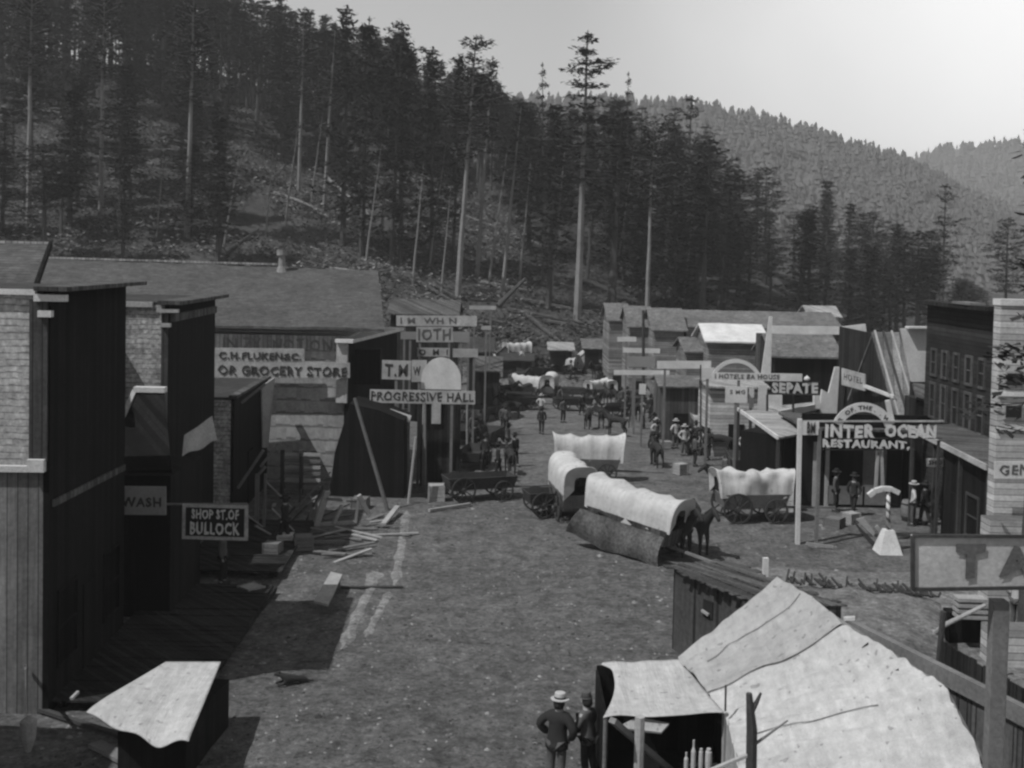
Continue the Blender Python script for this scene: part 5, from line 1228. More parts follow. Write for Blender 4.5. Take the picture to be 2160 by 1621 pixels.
def track(label, pts_, wd):
    mb = MB(); P_ = [G(*p) for p in pts_]; n = 40
    vs = []
    for i in range(n + 1):
        f = i / n * (len(P_) - 1); k = min(int(f), len(P_) - 2); p = P_[k].lerp(P_[k + 1], f - k)
        w_ = wd * (.6 + .8 * vnoise(i * .5, 2, 4)) * min(1, (i + 1) / 5, (n - i + 1) / 5)
        for s_ in (-1, -.33, .33, 1):
            x, y = p.x + s_ * w_ / 2, p.y; vs.append(Vector((x, y, T(x, y) + (.03 if abs(s_) < .5 else -.015))))
    mb.add(vs, [(i * 4 + j, i * 4 + j + 1, i * 4 + 5 + j, i * 4 + 4 + j) for i in range(n) for j in range(3)])
    tag(mb.build('wheel_track', 'pale_dirt', loc=(0, 0, 0), smooth=True), label, None, None, 'structure')
track('a', [(832, 1240), (842, 1180), (852, 1120), (858, 1080)], .42)
track('b', [(722, 1372), (752, 1300), (778, 1245), (796, 1205)], .45)
track('c', [(770, 1350), (800, 1290), (822, 1250)], .3)

mb = MB(); nx_, ny_ = 60, 60; vs = []
for j in range(ny_ + 1):
    for i in range(nx_ + 1):
        y = 21 + 17 * j / ny_; u = 1560 + 900 * i / nx_ + 60 * (vnoise(j * .3, 3, 9) - .5); x = (u - 1080) / F * y
        ed = min(i, j, ny_ - j) / 3.0; vs.append(Vector((x, y, T(x, y) + (.035 if ed > .9 else -.06))))
mb.add(vs, [(j * (nx_ + 1) + i, j * (nx_ + 1) + i + 1, (j + 1) * (nx_ + 1) + i + 1, (j + 1) * (nx_ + 1) + i) for j in range(ny_) for i in range(nx_)])
tag(mb.build('haze_pale_yard', 'haze_pale_dirt', loc=(0, 0, 0), smooth=True), 'yard ground paled to imitate hazy brightness', None, None, 'structure')

# the crowd of rigs, animals, men and tents at the top of the street
rr = random.Random(77)
gw, gp, gh, gt = 'wagons crowded at the far end of the street', 'men in the far crowd', 'horses in the far crowd', 'tents at the far end of the street'
placed = []
def spot(x0, x1, y0, y1, gap):
    for _ in range(60):
        px, py = rr.uniform(x0, x1), rr.uniform(y0, y1); g = G(px, py)
        if all((g.x - a) ** 2 + (g.y - b) ** 2 > gap ** 2 for a, b in placed): placed.append((g.x, g.y)); return g
    return g
for i in range(13): dup(w3, spot(1050, 1460, 765, 872, 3.0), rr.uniform(0, 6.28), 'one of the dark wagons crowded at the far end of the street', gw, .9)
for i in range(5): dup(w1, spot(1080, 1450, 762, 850, 3.0), rr.uniform(0, 6.28), 'one of the small covered wagons in the far crowd', 'small covered wagons in the far crowd', rr.uniform(.65, .85))
for i in range(26): dup(protos[rr.choice((0, 0, 2, 1))], spot(1040, 1560, 775, 905, .9), rr.uniform(0, 6.28), 'one of the small figures of men in the far crowd', gp)
for i in range(12): dup(hs, spot(1060, 1520, 775, 890, 1.8), rr.uniform(0, 6.28), 'one of the dark horses standing in the far crowd', gh, .9)
for i in range(8): dup(protos[rr.choice((0, 2))], spot(925, 1075, 900, 1010, .8), rr.uniform(0, 6.28), 'one of the dark figures lining the shady side by the wagons', 'men along the shady side')
for i in range(4): dup(w3, spot(960, 1060, 880, 960, 2.2), R(75 + rr.uniform(-20, 20)), 'one of the dark wagons lining the shady side farther up', 'wagons along the shady side', .85)
for px, py, w_, h_, m_, lb in ((1100, 790, 2.6, 2.0, 'canvas_dirty', 'small grey tent near the cabin at the street end'), (1236, 780, 2.2, 1.8, 'canvas', 'small white tent past the top covered wagon'), (1065, 770, 2.4, 1.8, 'side_cloth', 'dark little tent at the foot of the slope'), (1420, 800, 2.4, 2.0, 'canvas_dirty', 'grey tent between the bare poles'), (1020, 800, 2.4, 2.0, 'side_cloth', 'dark tent behind the hall sign end')):
    g = G(px, py); r = thing('wall_tent', lb, 'tent', g); x, y, z = g; 
    mb = MB(); e = h_ * .45
    mb.slab([(x - w_ / 2, y, z + e), (x, y, z + h_), (x, y + 3, z + h_), (x - w_ / 2, y + 3, z + e)], -.04).slab([(x, y, z + h_), (x + w_ / 2, y, z + e), (x + w_ / 2, y + 3, z + e), (x, y + 3, z + h_)], -.04); mb.build('roof', m_, r)
    mb = MB(); mb.slab([(x - w_ / 2, y, z - .2), (x - w_ / 2, y + 3, z - .2), (x - w_ / 2, y + 3, z + e), (x - w_ / 2, y, z + e)], .03).slab([(x + w_ / 2, y, z - .2), (x + w_ / 2, y + 3, z - .2), (x + w_ / 2, y + 3, z + e), (x + w_ / 2, y, z + e)], .03)
    mb.slab([(x - w_ / 2, y + .05, z - .2), (x + w_ / 2, y + .05, z - .2), (x + w_ / 2, y + .05, z + e), (x, y + .05, z + h_ - .02), (x - w_ / 2, y + .05, z + e)], .03); mb.build('wall', m_, r)
    MB().tri((x - .3, y - .02, z), (x + .3, y - .02, z), (x, y - .02, z + h_ * .7)).build('flap', 'black_paint', r)
house('shop_house', 'low dark shop at the far end of the shady side', 985, 1035, 712, 742, 92, 5, 'roof_dark', 'plank_dark')
house('shop_house', 'brown shop with pale roof edge beyond the white two-row sign', 1005, 1052, 752, 782, 84, 5, 'plank_mid', 'plank_dark')
house('shop_house', 'grey shop filling the gap left of the white-roofed hut', 1448, 1488, 712, 742, 76, 5, 'roof_grey', 'clap_grey')
house('shop_house', 'low grey shop beneath the long pale beam sign', 1398, 1478, 792, 815, 68, 4, 'roof_grey', 'plank_mid')
house('shop_house', 'shop with a pale front behind the square faded sign', 1500, 1612, 800, 815, 62, 4, 'plank_light', 'clap_pale')
house('log_cabin', 'grey cabin between the top covered wagon and the tallest trunk', 1232, 1272, 715, 735, 108, 5, 'roof_grey', 'plank_dark')
# rough tilted boards round the striped pole
for (a, b_, c_, d_, lb) in (((1806, 1096), (1843, 1132), (1846, 1124), (1822, 1092), 'pale pointed board tipped on end beside the striped pole'), ((1846, 1112), (1862, 1138), (1866, 1130), (1852, 1108), 'small pale board tipped against the striped pole'),
                        ((1800, 1098), (1858, 1158), (1850, 1166), (1812, 1120), 'dark board leaning in shadow beside the white pedestal'), ((1700, 1150), (1760, 1158), (1758, 1152), (1702, 1144), 'flat pale board lying before the dining room')):
    Y_ = G(1850, 1166).y + .4; tag(MB().slab([at(p_[0], p_[1], Y_) for p_ in (a, b_, c_, d_)], .05).build('tipped_board', 'wood_dark' if 'dark' in lb else 'wood_light'), lb, 'board')
# clutter on the shady side
for px, py, w_, h_, m_, lb in ((640, 1160, .6, .5, 'wood_mid', 'open box in the shade below the timber frame'), (575, 1180, .5, .6, 'wood_mid', 'upright box in the shade near the porch'), (760, 1072, .6, .45, 'wood_mid', 'brown box under the leaning pole'), (800, 1045, .5, .8, 'wood_light', 'tall narrow box against the tarred shelter'), (530, 1260, .55, .35, 'wood_light', 'flat box on the dark walk')):
    crate(lb, px, py, w_, h_, m_, rr.uniform(0, 1.5))
for i in range(16):
    px, py = rr.uniform(560, 700), rr.uniform(1060, 1150); g = G(px, py); ln = rr.uniform(.8, 2.4); el = rr.uniform(.1, .9); a = rr.uniform(0, 6.28)
    d = Vector((math.cos(a) * math.cos(el), math.sin(a) * math.cos(el), math.sin(el))) * ln
    tag(MB().beam(g + UP * .05, g + d + UP * .05, rr.uniform(.06, .16), .04).build('loose_stick', rr.choice(('wood_mid', 'wood_light', 'wood_dark')), loc=g), 'one of the sticks and laths jumbled by the timber frame', 'lath', 'laths by the timber frame')
# seams and a rope on the awning

for i in range(16): dup(protos[rr.choice((0, 2, 1, 0))], spot(1370, 1600, 880, 985, .8), rr.uniform(0, 6.28), 'one of the small figures of men among the rigs before the awnings', 'men before the awnings')
for i in range(4): dup(w3, spot(1390, 1540, 870, 950, 2.2), rr.uniform(0, 6.28), 'one of the dark wagons standing before the awnings', 'wagons before the awnings', .85)
for i in range(4): dup(hs, spot(1390, 1560, 890, 980, 1.4), rr.uniform(0, 6.28), 'one of the dark horses standing before the awnings', 'horses before the awnings', .9)
for i in range(7): dup(protos[rr.choice((0, 2))], spot(960, 1100, 800, 880, .8), rr.uniform(0, 6.28), 'one of the dark figures under the slope past the hall sign', 'men past the hall sign')
for i in range(8):
    px, py = rr.uniform(1400, 1600), rr.uniform(930, 1010); crate('one of the boxes stacked before the awnings', px, py, rr.uniform(.4, .8), rr.uniform(.4, .8), rr.choice(('wood_mid', 'wood_light', 'wood_dark')), rr.uniform(0, 1.5))['group'] = 'boxes before the awnings'
# ------------------------------------------------------------------ ground and hills
def terrain():
    ys = [-30, -15, 0, 6]; y = 10
    while y < 110: ys.append(y); y += .22 if y < 45 else .8
    while y < 430: ys.append(y); y += 4
    us = [-2.2 + i * .0 for i in range(0)]
    N = 420; us = [(-1.35 + 2.7 * i / N) for i in range(N + 1)]
    vs = []
    for yy in ys:
        w = max(yy, 14) + 8
        for u in us:
            x = u * w; vs.append((x, yy, T(x, yy)))
    k = N + 1
    fs = [(j * k + i, j * k + i + 1, (j + 1) * k + i + 1, (j + 1) * k + i) for j in range(len(ys) - 1) for i in range(N)]
    # split: street ground and wooded hillside
    for nm, sel, mm in (('ground', lambda yy: yy < 106, 'dirt'), ('hillside', lambda yy: yy >= 106, 'hill_soil')):
        mb = MB(); mp = {}
        for f in fs:
            if sel(vs[f[0]][1]):
                ff = []
                for i in f:
                    if i not in mp: mp[i] = len(mb.v); mb.v.append(Vector(vs[i]))
                    ff.append(mp[i])
                mb.f.append(tuple(ff))
        o = mb.build(nm, mm, loc=(0, 0, 0), smooth=True); tag(o, kind='structure')
terrain()
MB().box((0, 1500, -12), (7000, 5000, 1)).build('valley_floor', 'far_hill', loc=(0, 1500, -12)).__setitem__('kind', 'structure')

def far_hill(name, pts, Yr, Yf, zf, m, trees, tname, th, label, seedv, backdrop=1.25):
    """ridge line seen through pts at Yr, foot at Yf"""
    rr = random.Random(seedv)
    xs = [p[0] for p in pts]; zs = [at(p[0], p[1], Yr).z - th * .7 for p in pts]
    def H(u, t):                    # u pixel column, t 0 foot .. 1 ridge .. >1 behind
        zr = lerp_list(xs, zs, u)
        s = t if t <= 1 else 2 - t
        s = max(s, 0)
        return zf + (zr - zf) * (s ** .85) + (vnoise(u / 45, t * 7, seedv) - .5) * .10 * (zr - zf) * min(1, 3 * abs(1 - t)) 
    NU, NT = 90, 26; mb = MB(); u0, u1 = xs[0], xs[-1]
    for j in range(NT + 1):
        t = j / NT * 1.6; Y = Yf + (Yr - Yf) * t
        for i in range(NU + 1):
            u = u0 + (u1 - u0) * i / NU; mb.v.append(Vector(((u - 1080) / F * Y, Y, H(u, t))))
    k = NU + 1
    mb.f = [(j * k + i, j * k + i + 1, (j + 1) * k + i + 1, (j + 1) * k + i) for j in range(NT) for i in range(NU)]
    tag(mb.build(name, m, loc=(0, 0, 0), smooth=True), kind='structure')
    fb = MB()
    for _ in range(trees):
        t = rr.random() ** .8 * 1.06; u = u0 + (u1 - u0) * rr.random(); Y = Yf + (Yr - Yf) * t
        x = (u - 1080) / F * Y; z = H(u, t) - 1; h = th * rr.uniform(.45, 1.1); r = h * rr.uniform(.2, .42)
        a0 = rr.random() * 6
        o = len(fb.v); tiers = 3
        for q in range(tiers):
            zb = z + h * (.12 + .27 * q); zt = zb + h * .42; rq = r * (1 - .26 * q)
            b = len(fb.v); n = 5
            for i in range(n):
                a = a0 + q + 2 * math.pi * i / n; jr = rq * rr.uniform(.6, 1.25)
                fb.v.append(Vector((x + math.cos(a) * jr, Y + math.sin(a) * jr, zb + rr.uniform(-.05, .05) * h)))
            fb.v.append(Vector((x + rr.uniform(-.06, .06) * h, Y, min(zt, z + h * rr.uniform(.8, 1)))))
            fb.f += [(b + i, b + (i + 1) % n, b + n) for i in range(n)]
    tag(fb.build(tname, 'haze_pale_needles', loc=(0, 0, 0)), label, None, None, 'stuff')
far_hill('far_hill', [(560, 190), (800, 190), (1000, 190), (1150, 190), (1350, 197), (1450, 203), (1530, 218), (1620, 238), (1700, 258), (1800, 290), (1900, 318), (1960, 350), (2060, 400), (2200, 470), (2400, 560)],
         720, 380, -3, 'far_hill', 5200, 'far_forest', 10, 'conifer forest covering the long ridge behind the town', 11)
far_hill('distant_hill', [(1500, 470), (1700, 400), (1820, 350), (1920, 322), (1960, 306), (2000, 296), (2080, 290), (2160, 286), (2300, 282), (2600, 280)],
         1500, 900, -6, 'far_hill', 3800, 'distant_forest', 16, 'pale hazy woods on the most distant ridge', 12)

# ------------------------------------------------------------------ trees
def spray(mb, c, r, k, rr, sz):
    for _ in range(k):
        d = Vector((rr.gauss(0, 1), rr.gauss(0, 1), rr.gauss(0, .55))) * (r * .55)
        p = c + d; a = rr.random() * 6.28; t = rr.uniform(-.5, .5)
        u = Vector((math.cos(a), math.sin(a), t)).normalized() * sz * rr.uniform(.6, 1.2)
        w = Vector((-math.sin(a), math.cos(a), rr.uniform(-.6, .6))).normalized() * sz * rr.uniform(.25, .5)
        o = len(mb.v); mb.v += [p - u * .5 - w * .5, p - u * .4 + w * .6, p + u * .8 + w * .1]
        mb.f.append((o, o + 1, o + 2))
        if rr.random() < .5:
            mb.v.append(p + u * .3 - w * .9); mb.f.append((o, o + 2, o + 3))
def make_pine(seed, h, c0, rad, shape, dens=1.0, lean=0, bark='bark', nd='needles', gap=0.0, kind='pine_tree'):
    """h height, c0 height where the crown starts (fraction), shape: 'cone','round','ragged'"""
    rr = random.Random(seed); root = thing(kind, 'pine', 'tree')
    tw = h * .011 + .10
    top = Vector((lean * h, 0, h)); N = 9
    pts = [Vector((lean * h * (i / N) + rr.uniform(-.06, .06) * (1 if i else 0), rr.uniform(-.06, .06) * (1 if i else 0), h * i / N - (1.0 if i == 0 else 0))) for i in range(N + 1)]
    tr = MB().tube(pts, [tw * (1 - .86 * (i / N)) for i in range(N + 1)], 6)
    cr = MB(); z = c0; rad *= 1.25; dens *= 1.5
    while z < .985:
        q = (z - c0) / (1 - c0)
        if shape == 'cone': env = rad * ((1 - q) ** .8) * (.55 + .45 * min(1, q * 5)) * rr.uniform(.55, 1.3)
        elif shape == 'round': env = rad * math.sin(math.pi * min(1, .12 + q * .86)) ** .6
        else: env = rad * (1 - q) ** .55 * rr.uniform(.35, 1.25)
        nb = rr.randint(3, 5)
        a0 = rr.random() * 6.28
        for b in range(nb):
            if rr.random() < gap: continue
            a = a0 + b * 6.28 / nb + rr.uniform(-.5, .5); ln = max(.35, env * rr.uniform(.5, 1.25))
            base = Vector((lean * h * z, 0, h * z)); slope = rr.uniform(-.25, .15) + (.35 * q)
            tip = base + Vector((math.cos(a) * ln, math.sin(a) * ln, ln * slope))
            if ln > 1.2: tr.beam(base, tip, .07 + .02 * ln, .05)
            steps = max(2, int(ln / .62)); 
            for s in range(steps):
                f = (s + .8) / steps; 
                if ln > 2 and f < .25: continue
                c = base.lerp(tip, f) + Vector((0, 0, -.12 * f * ln * .3))
                spray(cr, c, .42 + .4 * (1 - f * .5), int(rr.uniform(4, 9) * dens), rr, .62)
        z += (.75 + .4 * rr.random()) / h * (1.0 if shape != 'ragged' else 1.35)
    spray(cr, Vector((lean * h, 0, h * .985)), .3, 10, rr, .45)
    tr.build('trunk', bark, root); cr.build('crown', nd, root)
    return root
PINES = {
 'cone':   [make_pine(1, 24, .14, 3.0, 'cone'), make_pine(2, 24, .22, 2.6, 'cone', .9), make_pine(3, 24, .10, 3.3, 'cone', 1.1)],
 'round':  [make_pine(4, 26, .42, 3.2, 'round', 1.0), make_pine(5, 26, .5, 3.0, 'round', 1.1)],
 'tall':   [make_pine(6, 30, .55, 2.7, 'round', .9, lean=.02, bark='pale_bark'), make_pine(7, 30, .6, 2.4, 'ragged', 1.0, lean=.06, bark='pale_bark', gap=.1)],
 'ragged': [make_pine(8, 28, .45, 3.6, 'ragged', .9, gap=.2), make_pine(9, 28, .38, 3.0, 'ragged', .8, gap=.3)],
 'straight': [make_pine(10, 34, .5, 4.2, 'ragged', 1.25, lean=0.0, bark='pale_bark', gap=.05), make_pine(11, 32, .62, 2.6, 'round', .9, lean=.01, bark='pale_bark')],
 'bare':   [make_pine(12, 22, .8, 1.5, 'ragged', .5, lean=.10, bark='pale_bark', gap=.4), make_pine(13, 22, .78, 1.7, 'ragged', .6, lean=.16, bark='pale_bark', gap=.35)],
}
USED = set(); HT0 = {'cone': 24, 'round': 26, 'tall': 30, 'ragged': 28, 'straight': 34, 'bare': 22}
def place_tree(kind, i, x, y, h, label, group=None, wide=1.0, rz=None, z=None, h0=None):
    src = PINES[kind][i]; s = h / (h0 or HT0[kind])
    zz = T(x, y) if z is None else z
    rz = rnd.random() * 6.28 if rz is None else rz
    if src not in USED:
        USED.add(src)
        CH[src.name] = [(c, []) for c in kids(src)]
        src.location = (x, y, zz - .3); src.rotation_euler = (rnd.uniform(-.035, .035), rnd.uniform(-.035, .035), rz); src['label'] = label
        if group: src['group'] = group
        src.scale = (s * wide, s * wide, s); return src
    o = dup(src, (x, y, zz - .3), rz, label, group, (s * wide, s * wide, s))
    if group: o.rotation_euler = (rnd.uniform(-.045, .045), rnd.uniform(-.045, .045), rz)
    return o

SKX = [0, 480, 540, 560, 600, 660, 700, 723, 745, 762, 800, 825, 850, 880, 911, 935, 956, 1000, 1030, 1060, 1130, 1200, 1330, 1400, 1440, 1480, 1560, 1640, 1690, 1760, 1830, 1900, 1960, 2010, 2060, 2200]
SKY = [-80, -80, -10, -30, 0, 5, 45, 20, 60, 30, 90, 45, 80, 140, 100, 160, 125, 120, 150, 190, 205, 200, 200, 205, 200, 250, 280, 300, 330, 400, 420, 470, 470, 560, 600, 640]
def tree_at(px, pyb, top_py, kind, i, label, Y=None, group=None, wide=1.0, rz=0, x_only=False):
    g = G(px, pyb) if Y is None else Vector((at(px, 600, Y).x, Y, 0)); g.z = T(g.x, g.y)
    h = at(px, top_py, g.y).z - g.z
    return place_tree(kind, i, g.x, g.y, h, label, group, wide, rz)
heroes = [
 (1217, 680, 58, 'straight', 0, 'tallest pine with broad ragged crown above the ridge line', 1.15),
 (1365, 628, 200, 'straight', 1, 'straight pine with long pale bare trunk above the grey shop roofs', .9),
 (965, 632, 66, 'tall', 0, 'tall slim pine with pale trunk above the stacked shop signs', 1.0),
 (1058, 628, 200, 'tall', 1, 'leaning pine with pale trunk beside the dark fallen log', .9),
 (1005, 590, 112, 'tall', 1, 'pine with feathery open top next to the tall slim pine', .9),
 (803, 520, 190, 'tall', 1, 'leaning pale trunk pine above the grocery roof', .8),
 (838, 540, 350, 'bare', 0, 'short leaning pale trunk with few branches above the small gable roof', .8),
 (683, 440, 40, 'tall', 1, 'leaning pine with long pale trunk high on the slope', .8),
 (630, 410, 10, 'tall', 0, 'pine with pale trunk standing beside the leaning one', .8),
 (470, 528, 300, 'bare', 1, 'slim leaning pale trunk above the long shingled roof', .8),
 (395, 500, -40, 'tall', 0, 'pine with pale lower trunk over the false front roofs', .9),
 (212, 460, -60, 'straight', 1, 'pale trunked pine above the near false front', .9),
 (60, 470, -80, 'straight', 1, 'pale trunked pine over the high gabled roof at the picture edge', .9),
 (1146, 600, 128, 'ragged', 1, 'thin broken-topped pine with flat tufts against the sky', .55),
 (1315, 600, 146, 'ragged', 1, 'crooked flat-topped pine beside the tallest pine', .5),
 (1450, 640, 198, 'ragged', 0, 'dark pine breaking the skyline of the long ridge', .8),
 (911, 560, 96, 'cone', 0, 'dense narrow pine on the skyline with pointed tip', .9),
 (956, 560, 120, 'cone', 1, 'small pointed pine on the skyline next to the slim pine', .7),
 (825, 560, 40, 'round', 0, 'round crowned pine on the upper skyline', .8),
 (762, 540, 26, 'cone', 2, 'broad dark conifer at the top of the slope', .9),
 (723, 520, 12, 'cone', 0, 'narrow dark conifer touching the top of the sky', .9),
 (844, 560, 72, 'cone', 2, 'dark bushy conifer beside the round crowned pine', 1.0),
]
for px, pb, pt, kd, i, lb, wd in heroes:
    tree_at(px, pb, pt, kd, i, lb, wide=wd, Y=119 if px == 1365 else None)
# pines standing nearer, in the town
tree_at(1988, 700, 385, 'ragged', 0, 'tall spiky pine behind the three-storey building', Y=170, wide=.9)
tree_at(2122, 700, 455, 'round', 0, 'bushy pale pine at the far end of the valley', Y=190, wide=1.1)
tree_at(2192, 1300, 110, 'ragged', 1, 'tall pine at the picture edge showing only its branch tips', Y=30, wide=.85)

pts = [(0, 0, 0)][:0]
def stand(n, u0, u1, y0, y1, kinds, label, group, hmin, hmax, gapmin=3.4, wide=(1.1, 1.5), seedv=1):
    rr = random.Random(seedv); made = 0; tries = 0
    while made < n and tries < n * 60:
        tries += 1
        u = rr.uniform(u0, u1); y = rr.uniform(y0, y1); x = (u - 1080) / F * y
        if any((x - a) ** 2 + (y - b) ** 2 < gapmin ** 2 for a, b in pts): continue
        z = T(x, y); up = u + 0
        top = lerp_list(SKX, SKY, u) + rr.uniform(0, 26)
        hm = at(u, top, y).z - z
        h = rr.uniform(hmin, hmax); h = min(h, hm)
        if h < 7: continue
        pts.append((x, y)); kd, i = rr.choice(kinds)
        place_tree(kd, i, x, y, h, label, group, rr.uniform(*wide) * (1.0 if h > 15 else 1.25)); made += 1
dense = [('cone', 0), ('cone', 1), ('cone', 2), ('round', 0), ('round', 1), ('ragged', 0), ('cone', 2)]
stand(80, -60, 760, 178, 275, dense, 'one of the dark pines in the dense stand on the upper slope', 'dense pines on the upper slope', 20, 30, 4.6, seedv=3)
stand(54, 760, 1110, 192, 275, dense, 'one of the dark pines massed below the skyline', 'pines massed below the skyline', 17, 26, 4.4, seedv=4)
stand(46, 1100, 1500, 128, 235, dense, 'one of the dark pines crowded around the tallest pine', 'pines crowded around the tallest pine', 16, 27, 4.0, seedv=5)
stand(56, 1480, 2070, 140, 240, dense, 'one of the dark pines standing behind the shop roofs', 'pines behind the shop roofs', 10, 22, 3.8, (1.2, 1.6), seedv=6)
stand(20, -40, 470, 122, 172, dense, 'one of the small dark pines low on the slope over the long roof', 'small pines low on the slope', 11, 19, 4.6, (1.2, 1.7), seedv=7)

# the far part of the wood, too many to tell apart
def wood(n, u0, u1, y0, y1, seedv, label):
    r2 = random.Random(seedv); mb = MB(); tk = MB()
    for _ in range(n):
        u, y = r2.uniform(u0, u1), r2.uniform(y0, y1); x = (u - 1080) / F * y; z = T(x, y)
        h = min(r2.uniform(14, 26), at(u, lerp_list(SKX, SKY, u) + r2.uniform(8, 60), y).z - z)
        if h < 8: continue
        tk.tube([(x, y, z - 1), (x + r2.uniform(-.5, .5), y, z + h)], [.25, .04], 4); c0 = r2.uniform(.2, .5); k = c0
        while k < 1:
            q = (k - c0) / (1 - c0); ra = h * .13 * (1 - q) ** .7 + .3
            for b in range(4):
                a = r2.uniform(0, 6.28); spray(mb, Vector((x + math.cos(a) * ra * .6, y + math.sin(a) * ra * .6, z + h * k)), ra * .5, 7, r2, .75)
            k += 1.25 / h
    o = mb.build('distant_wood', 'needles', loc=(0, 0, 0)); tag(o, label, None, None, 'stuff'); o = tk.build('distant_wood_trunks', 'bark', loc=(0, 0, 0)); tag(o, label + ', bare stems', None, None, 'stuff')
wood(150, -60, 760, 205, 298, 51, 'dark wood filling the upper slope behind the nearer pines')
wood(70, 760, 1500, 200, 290, 52, 'dark wood below the skyline behind the nearer pines')
# pale leaning trunks scattered over the open slope
for k, (px, pb, pt, i, lb) in enumerate([(735, 470, 250, 0, 'slim pale leaning trunk on the open slope, uppermost'), (770, 560, 300, 1, 'pale leaning trunk right behind the chimney'), (870, 600, 330, 0, 'pale leaning trunk between the roofs and the slim pine'),
    (905, 560, 300, 1, 'thin leaning trunk on the open slope below the skyline'), (930, 620, 380, 0, 'short pale trunk left of the slim pine'), (1030, 600, 300, 1, 'pale leaning trunk right of the slim pine'), (560, 500, 290, 0, 'pale leaning trunk above the stone chimney'),
    (600, 480, 250, 1, 'tall thin leaning trunk above the stone chimney'), (1095, 600, 330, 0, 'pale trunk beside the dark propped log'), (1160, 640, 280, 0, 'thin pale trunk left of the tallest pine'), (1290, 640, 300, 1, 'thin pale trunk right of the tallest pine'), (330, 500, 300, 0, 'thin pale trunk over the second false front'),
    (1440, 660, 380, 0, 'thin pale trunk over the grey shop roofs'), (655, 430, 230, 1, 'leaning pale trunk in the gap of the upper stand'), (1900, 660, 520, 0, 'pale dead trunk behind the striped plank roof')]):
    tree_at(px, pb, pt, 'bare', i, lb, wide=.75)
# undergrowth, brush and fallen trunks
rr = random.Random(21)
def brush_field(n, u0, u1, y0, y1, m, sz, label, seedv):
    r2 = random.Random(seedv); mb = MB()
    for _ in range(n):
        u = r2.uniform(u0, u1); y = r2.uniform(y0, y1); x = (u - 1080) / F * y
        if vnoise(x / 9, y / 9, 9) < .22: continue
        c = Vector((x, y, T(x, y) + .3)); spray(mb, c, sz, 14, r2, .34 * sz)
    tag(mb.build('undergrowth', m, loc=(0, 0, 0)), label, None, None, 'stuff')
brush_field(9500, -40, 1500, 104, 262, 'brush', 1.3, 'low dark brush on the slope', 31)
brush_field(1500, -20, 1100, 112, 215, 'brush_pale', 1.5, 'pale leafy bushes between the trunks', 32)
brush_field(600, 1480, 2160, 104, 170, 'brush_pale', 1.2, 'light scrub behind the shop roofs', 33)
def log(a, b, r, m, label):
    o = MB().tube([a, a.lerp(b, .5), b], [r, r * .8, r * .5], 7).build('fallen_log', m, loc=a); tag(o, label, 'log')
g = G(1050, 650); log(g + Vector((0, 0, .2)), at(1108, 588, g.y + 2), .35, 'bark', 'dark log propped upright on the slope beside the leaning pine')
for k, (x0, y0, x1, y1, lb) in enumerate([(470, 545, 545, 490, 'dark fallen trunk above the long shingled roof'), (880, 600, 960, 645, 'fallen trunk lying down the slope by the slim pine'), (690, 380, 790, 470, 'thin fallen trunk between the leaning pines'),
                              (900, 470, 965, 540, 'fallen trunk crossing the slope under the skyline pines'), (1110, 670, 1200, 745, 'fallen trunk in the clearing beyond the street end')]):
    a = G(x0, y0); b = G(x1, y1); log(a + Vector((0, 0, .35)), b + Vector((0, 0, .35)), .3, 'bark' if k != 2 else 'pale_bark', lb)

r3 = random.Random(9)
for i in range(34):
    u, y = r3.uniform(520, 1180), r3.uniform(118, 185); x = (u - 1080) / F * y; a = r3.uniform(-.5, .9) if r3.random() < .75 else r3.uniform(0, 3); ln = r3.uniform(5, 14)
    p = Vector((x, y, T(x, y) + .35)); q_ = Vector((x + math.cos(a) * ln, y - abs(math.sin(a)) * ln * .8, 0)); q_.z = T(q_.x, q_.y) + .5
    o = MB().tube([p, p.lerp(q_, .5) + UP * r3.uniform(-.1, .3), q_], [.26, .2, .1], 6).build('fallen_log', r3.choice(('bark', 'pale_bark', 'bark')), loc=p)
    tag(o, 'one of the fallen trunks strewn down the open slope', 'log', 'fallen trunks on the open slope')
# ------------------------------------------------------------------ light, sky and air
SUN_EL, SUN_AZ = 57, 32            # the sun stands behind the camera's left shoulder
w = bpy.data.worlds.new("World"); scene.world = w; w.use_nodes = True
nt = w.node_tree; N = nt.nodes; L = nt.links; bg = N['Background']
sk = N.new('ShaderNodeTexSky'); sk.sky_type = 'NISHITA'; sk.sun_disc = False; sk.sun_elevation = R(SUN_EL)
sk.dust_density = 2.0
to_sun = Vector((-math.cos(R(SUN_EL)) * math.cos(R(SUN_AZ)), -math.cos(R(SUN_EL)) * math.sin(R(SUN_AZ)), math.sin(R(SUN_EL))))
sk.sun_rotation = math.atan2(to_sun.x, to_sun.y)
bw = N.new('ShaderNodeRGBToBW'); L.new(sk.outputs[0], bw.inputs[0])
# bright glow painted into the sky over the lower valley, imitating flare
tc = N.new('ShaderNodeTexCoord'); sep = N.new('ShaderNodeSeparateXYZ'); L.new(tc.outputs['Generated'], sep.inputs[0])
dt = N.new('ShaderNodeVectorMath'); dt.operation = 'DOT_PRODUCT'; L.new(tc.outputs['Generated'], dt.inputs[0])
cd = Vector((.62, .78, .20)).normalized(); dt.inputs[1].default_value = cd
nz = N.new('ShaderNodeTexNoise'); nz.inputs['Scale'].default_value = 3; nz.inputs['Detail'].default_value = 4; L.new(tc.outputs['Generated'], nz.inputs['Vector'])
ad = N.new('ShaderNodeMath'); ad.operation = 'MULTIPLY_ADD'; L.new(nz.outputs['Fac'], ad.inputs[0]); ad.inputs[1].default_value = .09; L.new(dt.outputs['Value'], ad.inputs[2])
mr = N.new('ShaderNodeMapRange'); mr.interpolation_type = 'SMOOTHSTEP'; L.new(ad.outputs[0], mr.inputs[0])
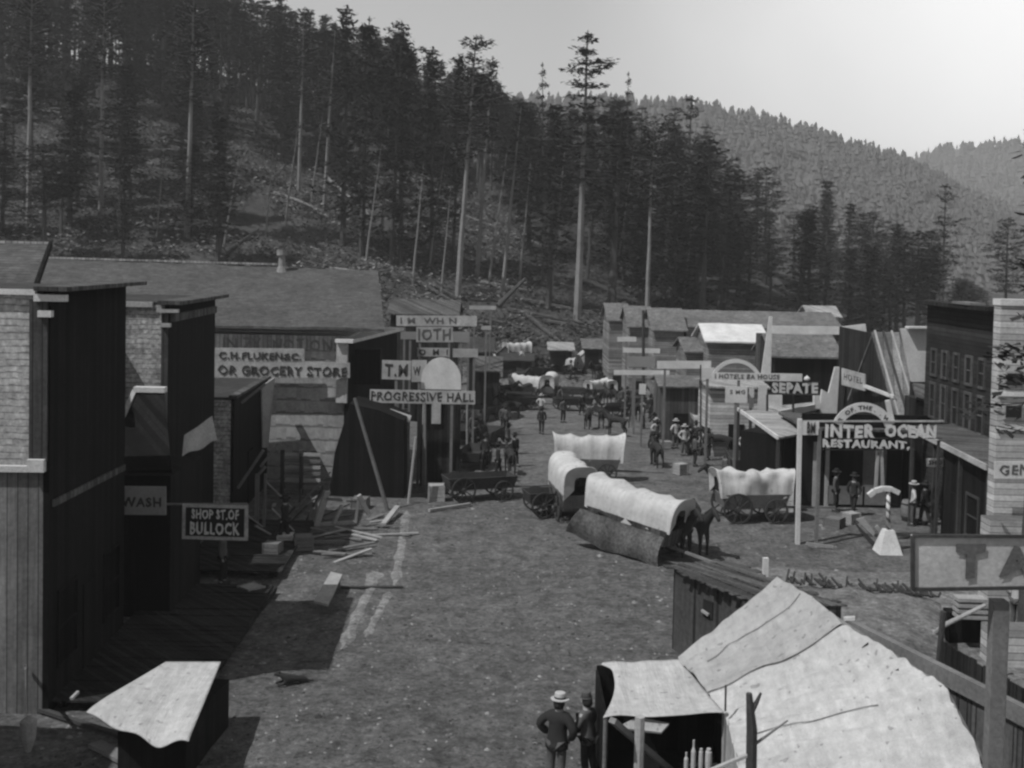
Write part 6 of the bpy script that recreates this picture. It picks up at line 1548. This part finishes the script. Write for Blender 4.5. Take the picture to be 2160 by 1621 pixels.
mr.inputs[1].default_value = .84; mr.inputs[2].default_value = 1.06; mr.inputs[3].default_value = 0; mr.inputs[4].default_value = 1
mx = N.new('ShaderNodeMix'); mx.data_type = 'FLOAT'; L.new(mr.outputs[0], mx.inputs[0])
# pale dusty band low over the hills
band = N.new('ShaderNodeMapRange'); band.interpolation_type = 'SMOOTHSTEP'; L.new(sep.outputs[2], band.inputs[0])
band.inputs[1].default_value = .7; band.inputs[2].default_value = .05; band.inputs[3].default_value = 0; band.inputs[4].default_value = 1
mb_ = N.new('ShaderNodeMix'); mb_.data_type = 'FLOAT'; L.new(band.outputs[0], mb_.inputs[0]); L.new(bw.outputs[0], mb_.inputs[2]); mb_.inputs[3].default_value = 8.8
L.new(mb_.outputs[0], mx.inputs[2]); mx.inputs[3].default_value = 17.5
L.new(mx.outputs[0], bg.inputs['Color']); bg.inputs['Strength'].default_value = .09
sd = bpy.data.lights.new('sun', 'SUN'); sd.energy = 4.9; sd.angle = R(.5); sun = bpy.data.objects.new('sun', sd); COL.objects.link(sun)
sun.rotation_euler = to_sun.to_track_quat('Z', 'Y').to_euler(); sun.location = (-40, -30, 60)
HAZE = True
if HAZE:
    hz = MB().box((0, 850, 70), (3200, 2000, 170)).build('haze', 'stone', loc=(0, 850, 70)); tag(hz, 'thin pale haze in the valley air', None, None, 'stuff')
    hm = bpy.data.materials.new('haze'); hm.use_nodes = True; hn = hm.node_tree.nodes; hn.remove(hn['Principled BSDF'])
    pv = hn.new('ShaderNodeVolumePrincipled'); pv.inputs['Color'].default_value = (.9, .9, .9, 1); pv.inputs['Density'].default_value = .00044
    hm.node_tree.links.new(pv.outputs[0], hn['Material Output'].inputs['Volume'])
    hz.data.materials.clear(); hz.data.materials.append(hm)
scene.view_settings.view_transform = 'Standard'; scene.view_settings.look = 'None'
scene.view_settings.exposure = -.42; scene.view_settings.gamma = 1
scene.render.engine = 'CYCLES'
scene.cycles.max_bounces = 6; scene.cycles.diffuse_bounces = 3; scene.cycles.volume_bounces = 0
scene.cycles.pixel_filter_type = 'BLACKMAN_HARRIS'; scene.cycles.filter_width = 2.5
scene.cycles.use_denoising = True
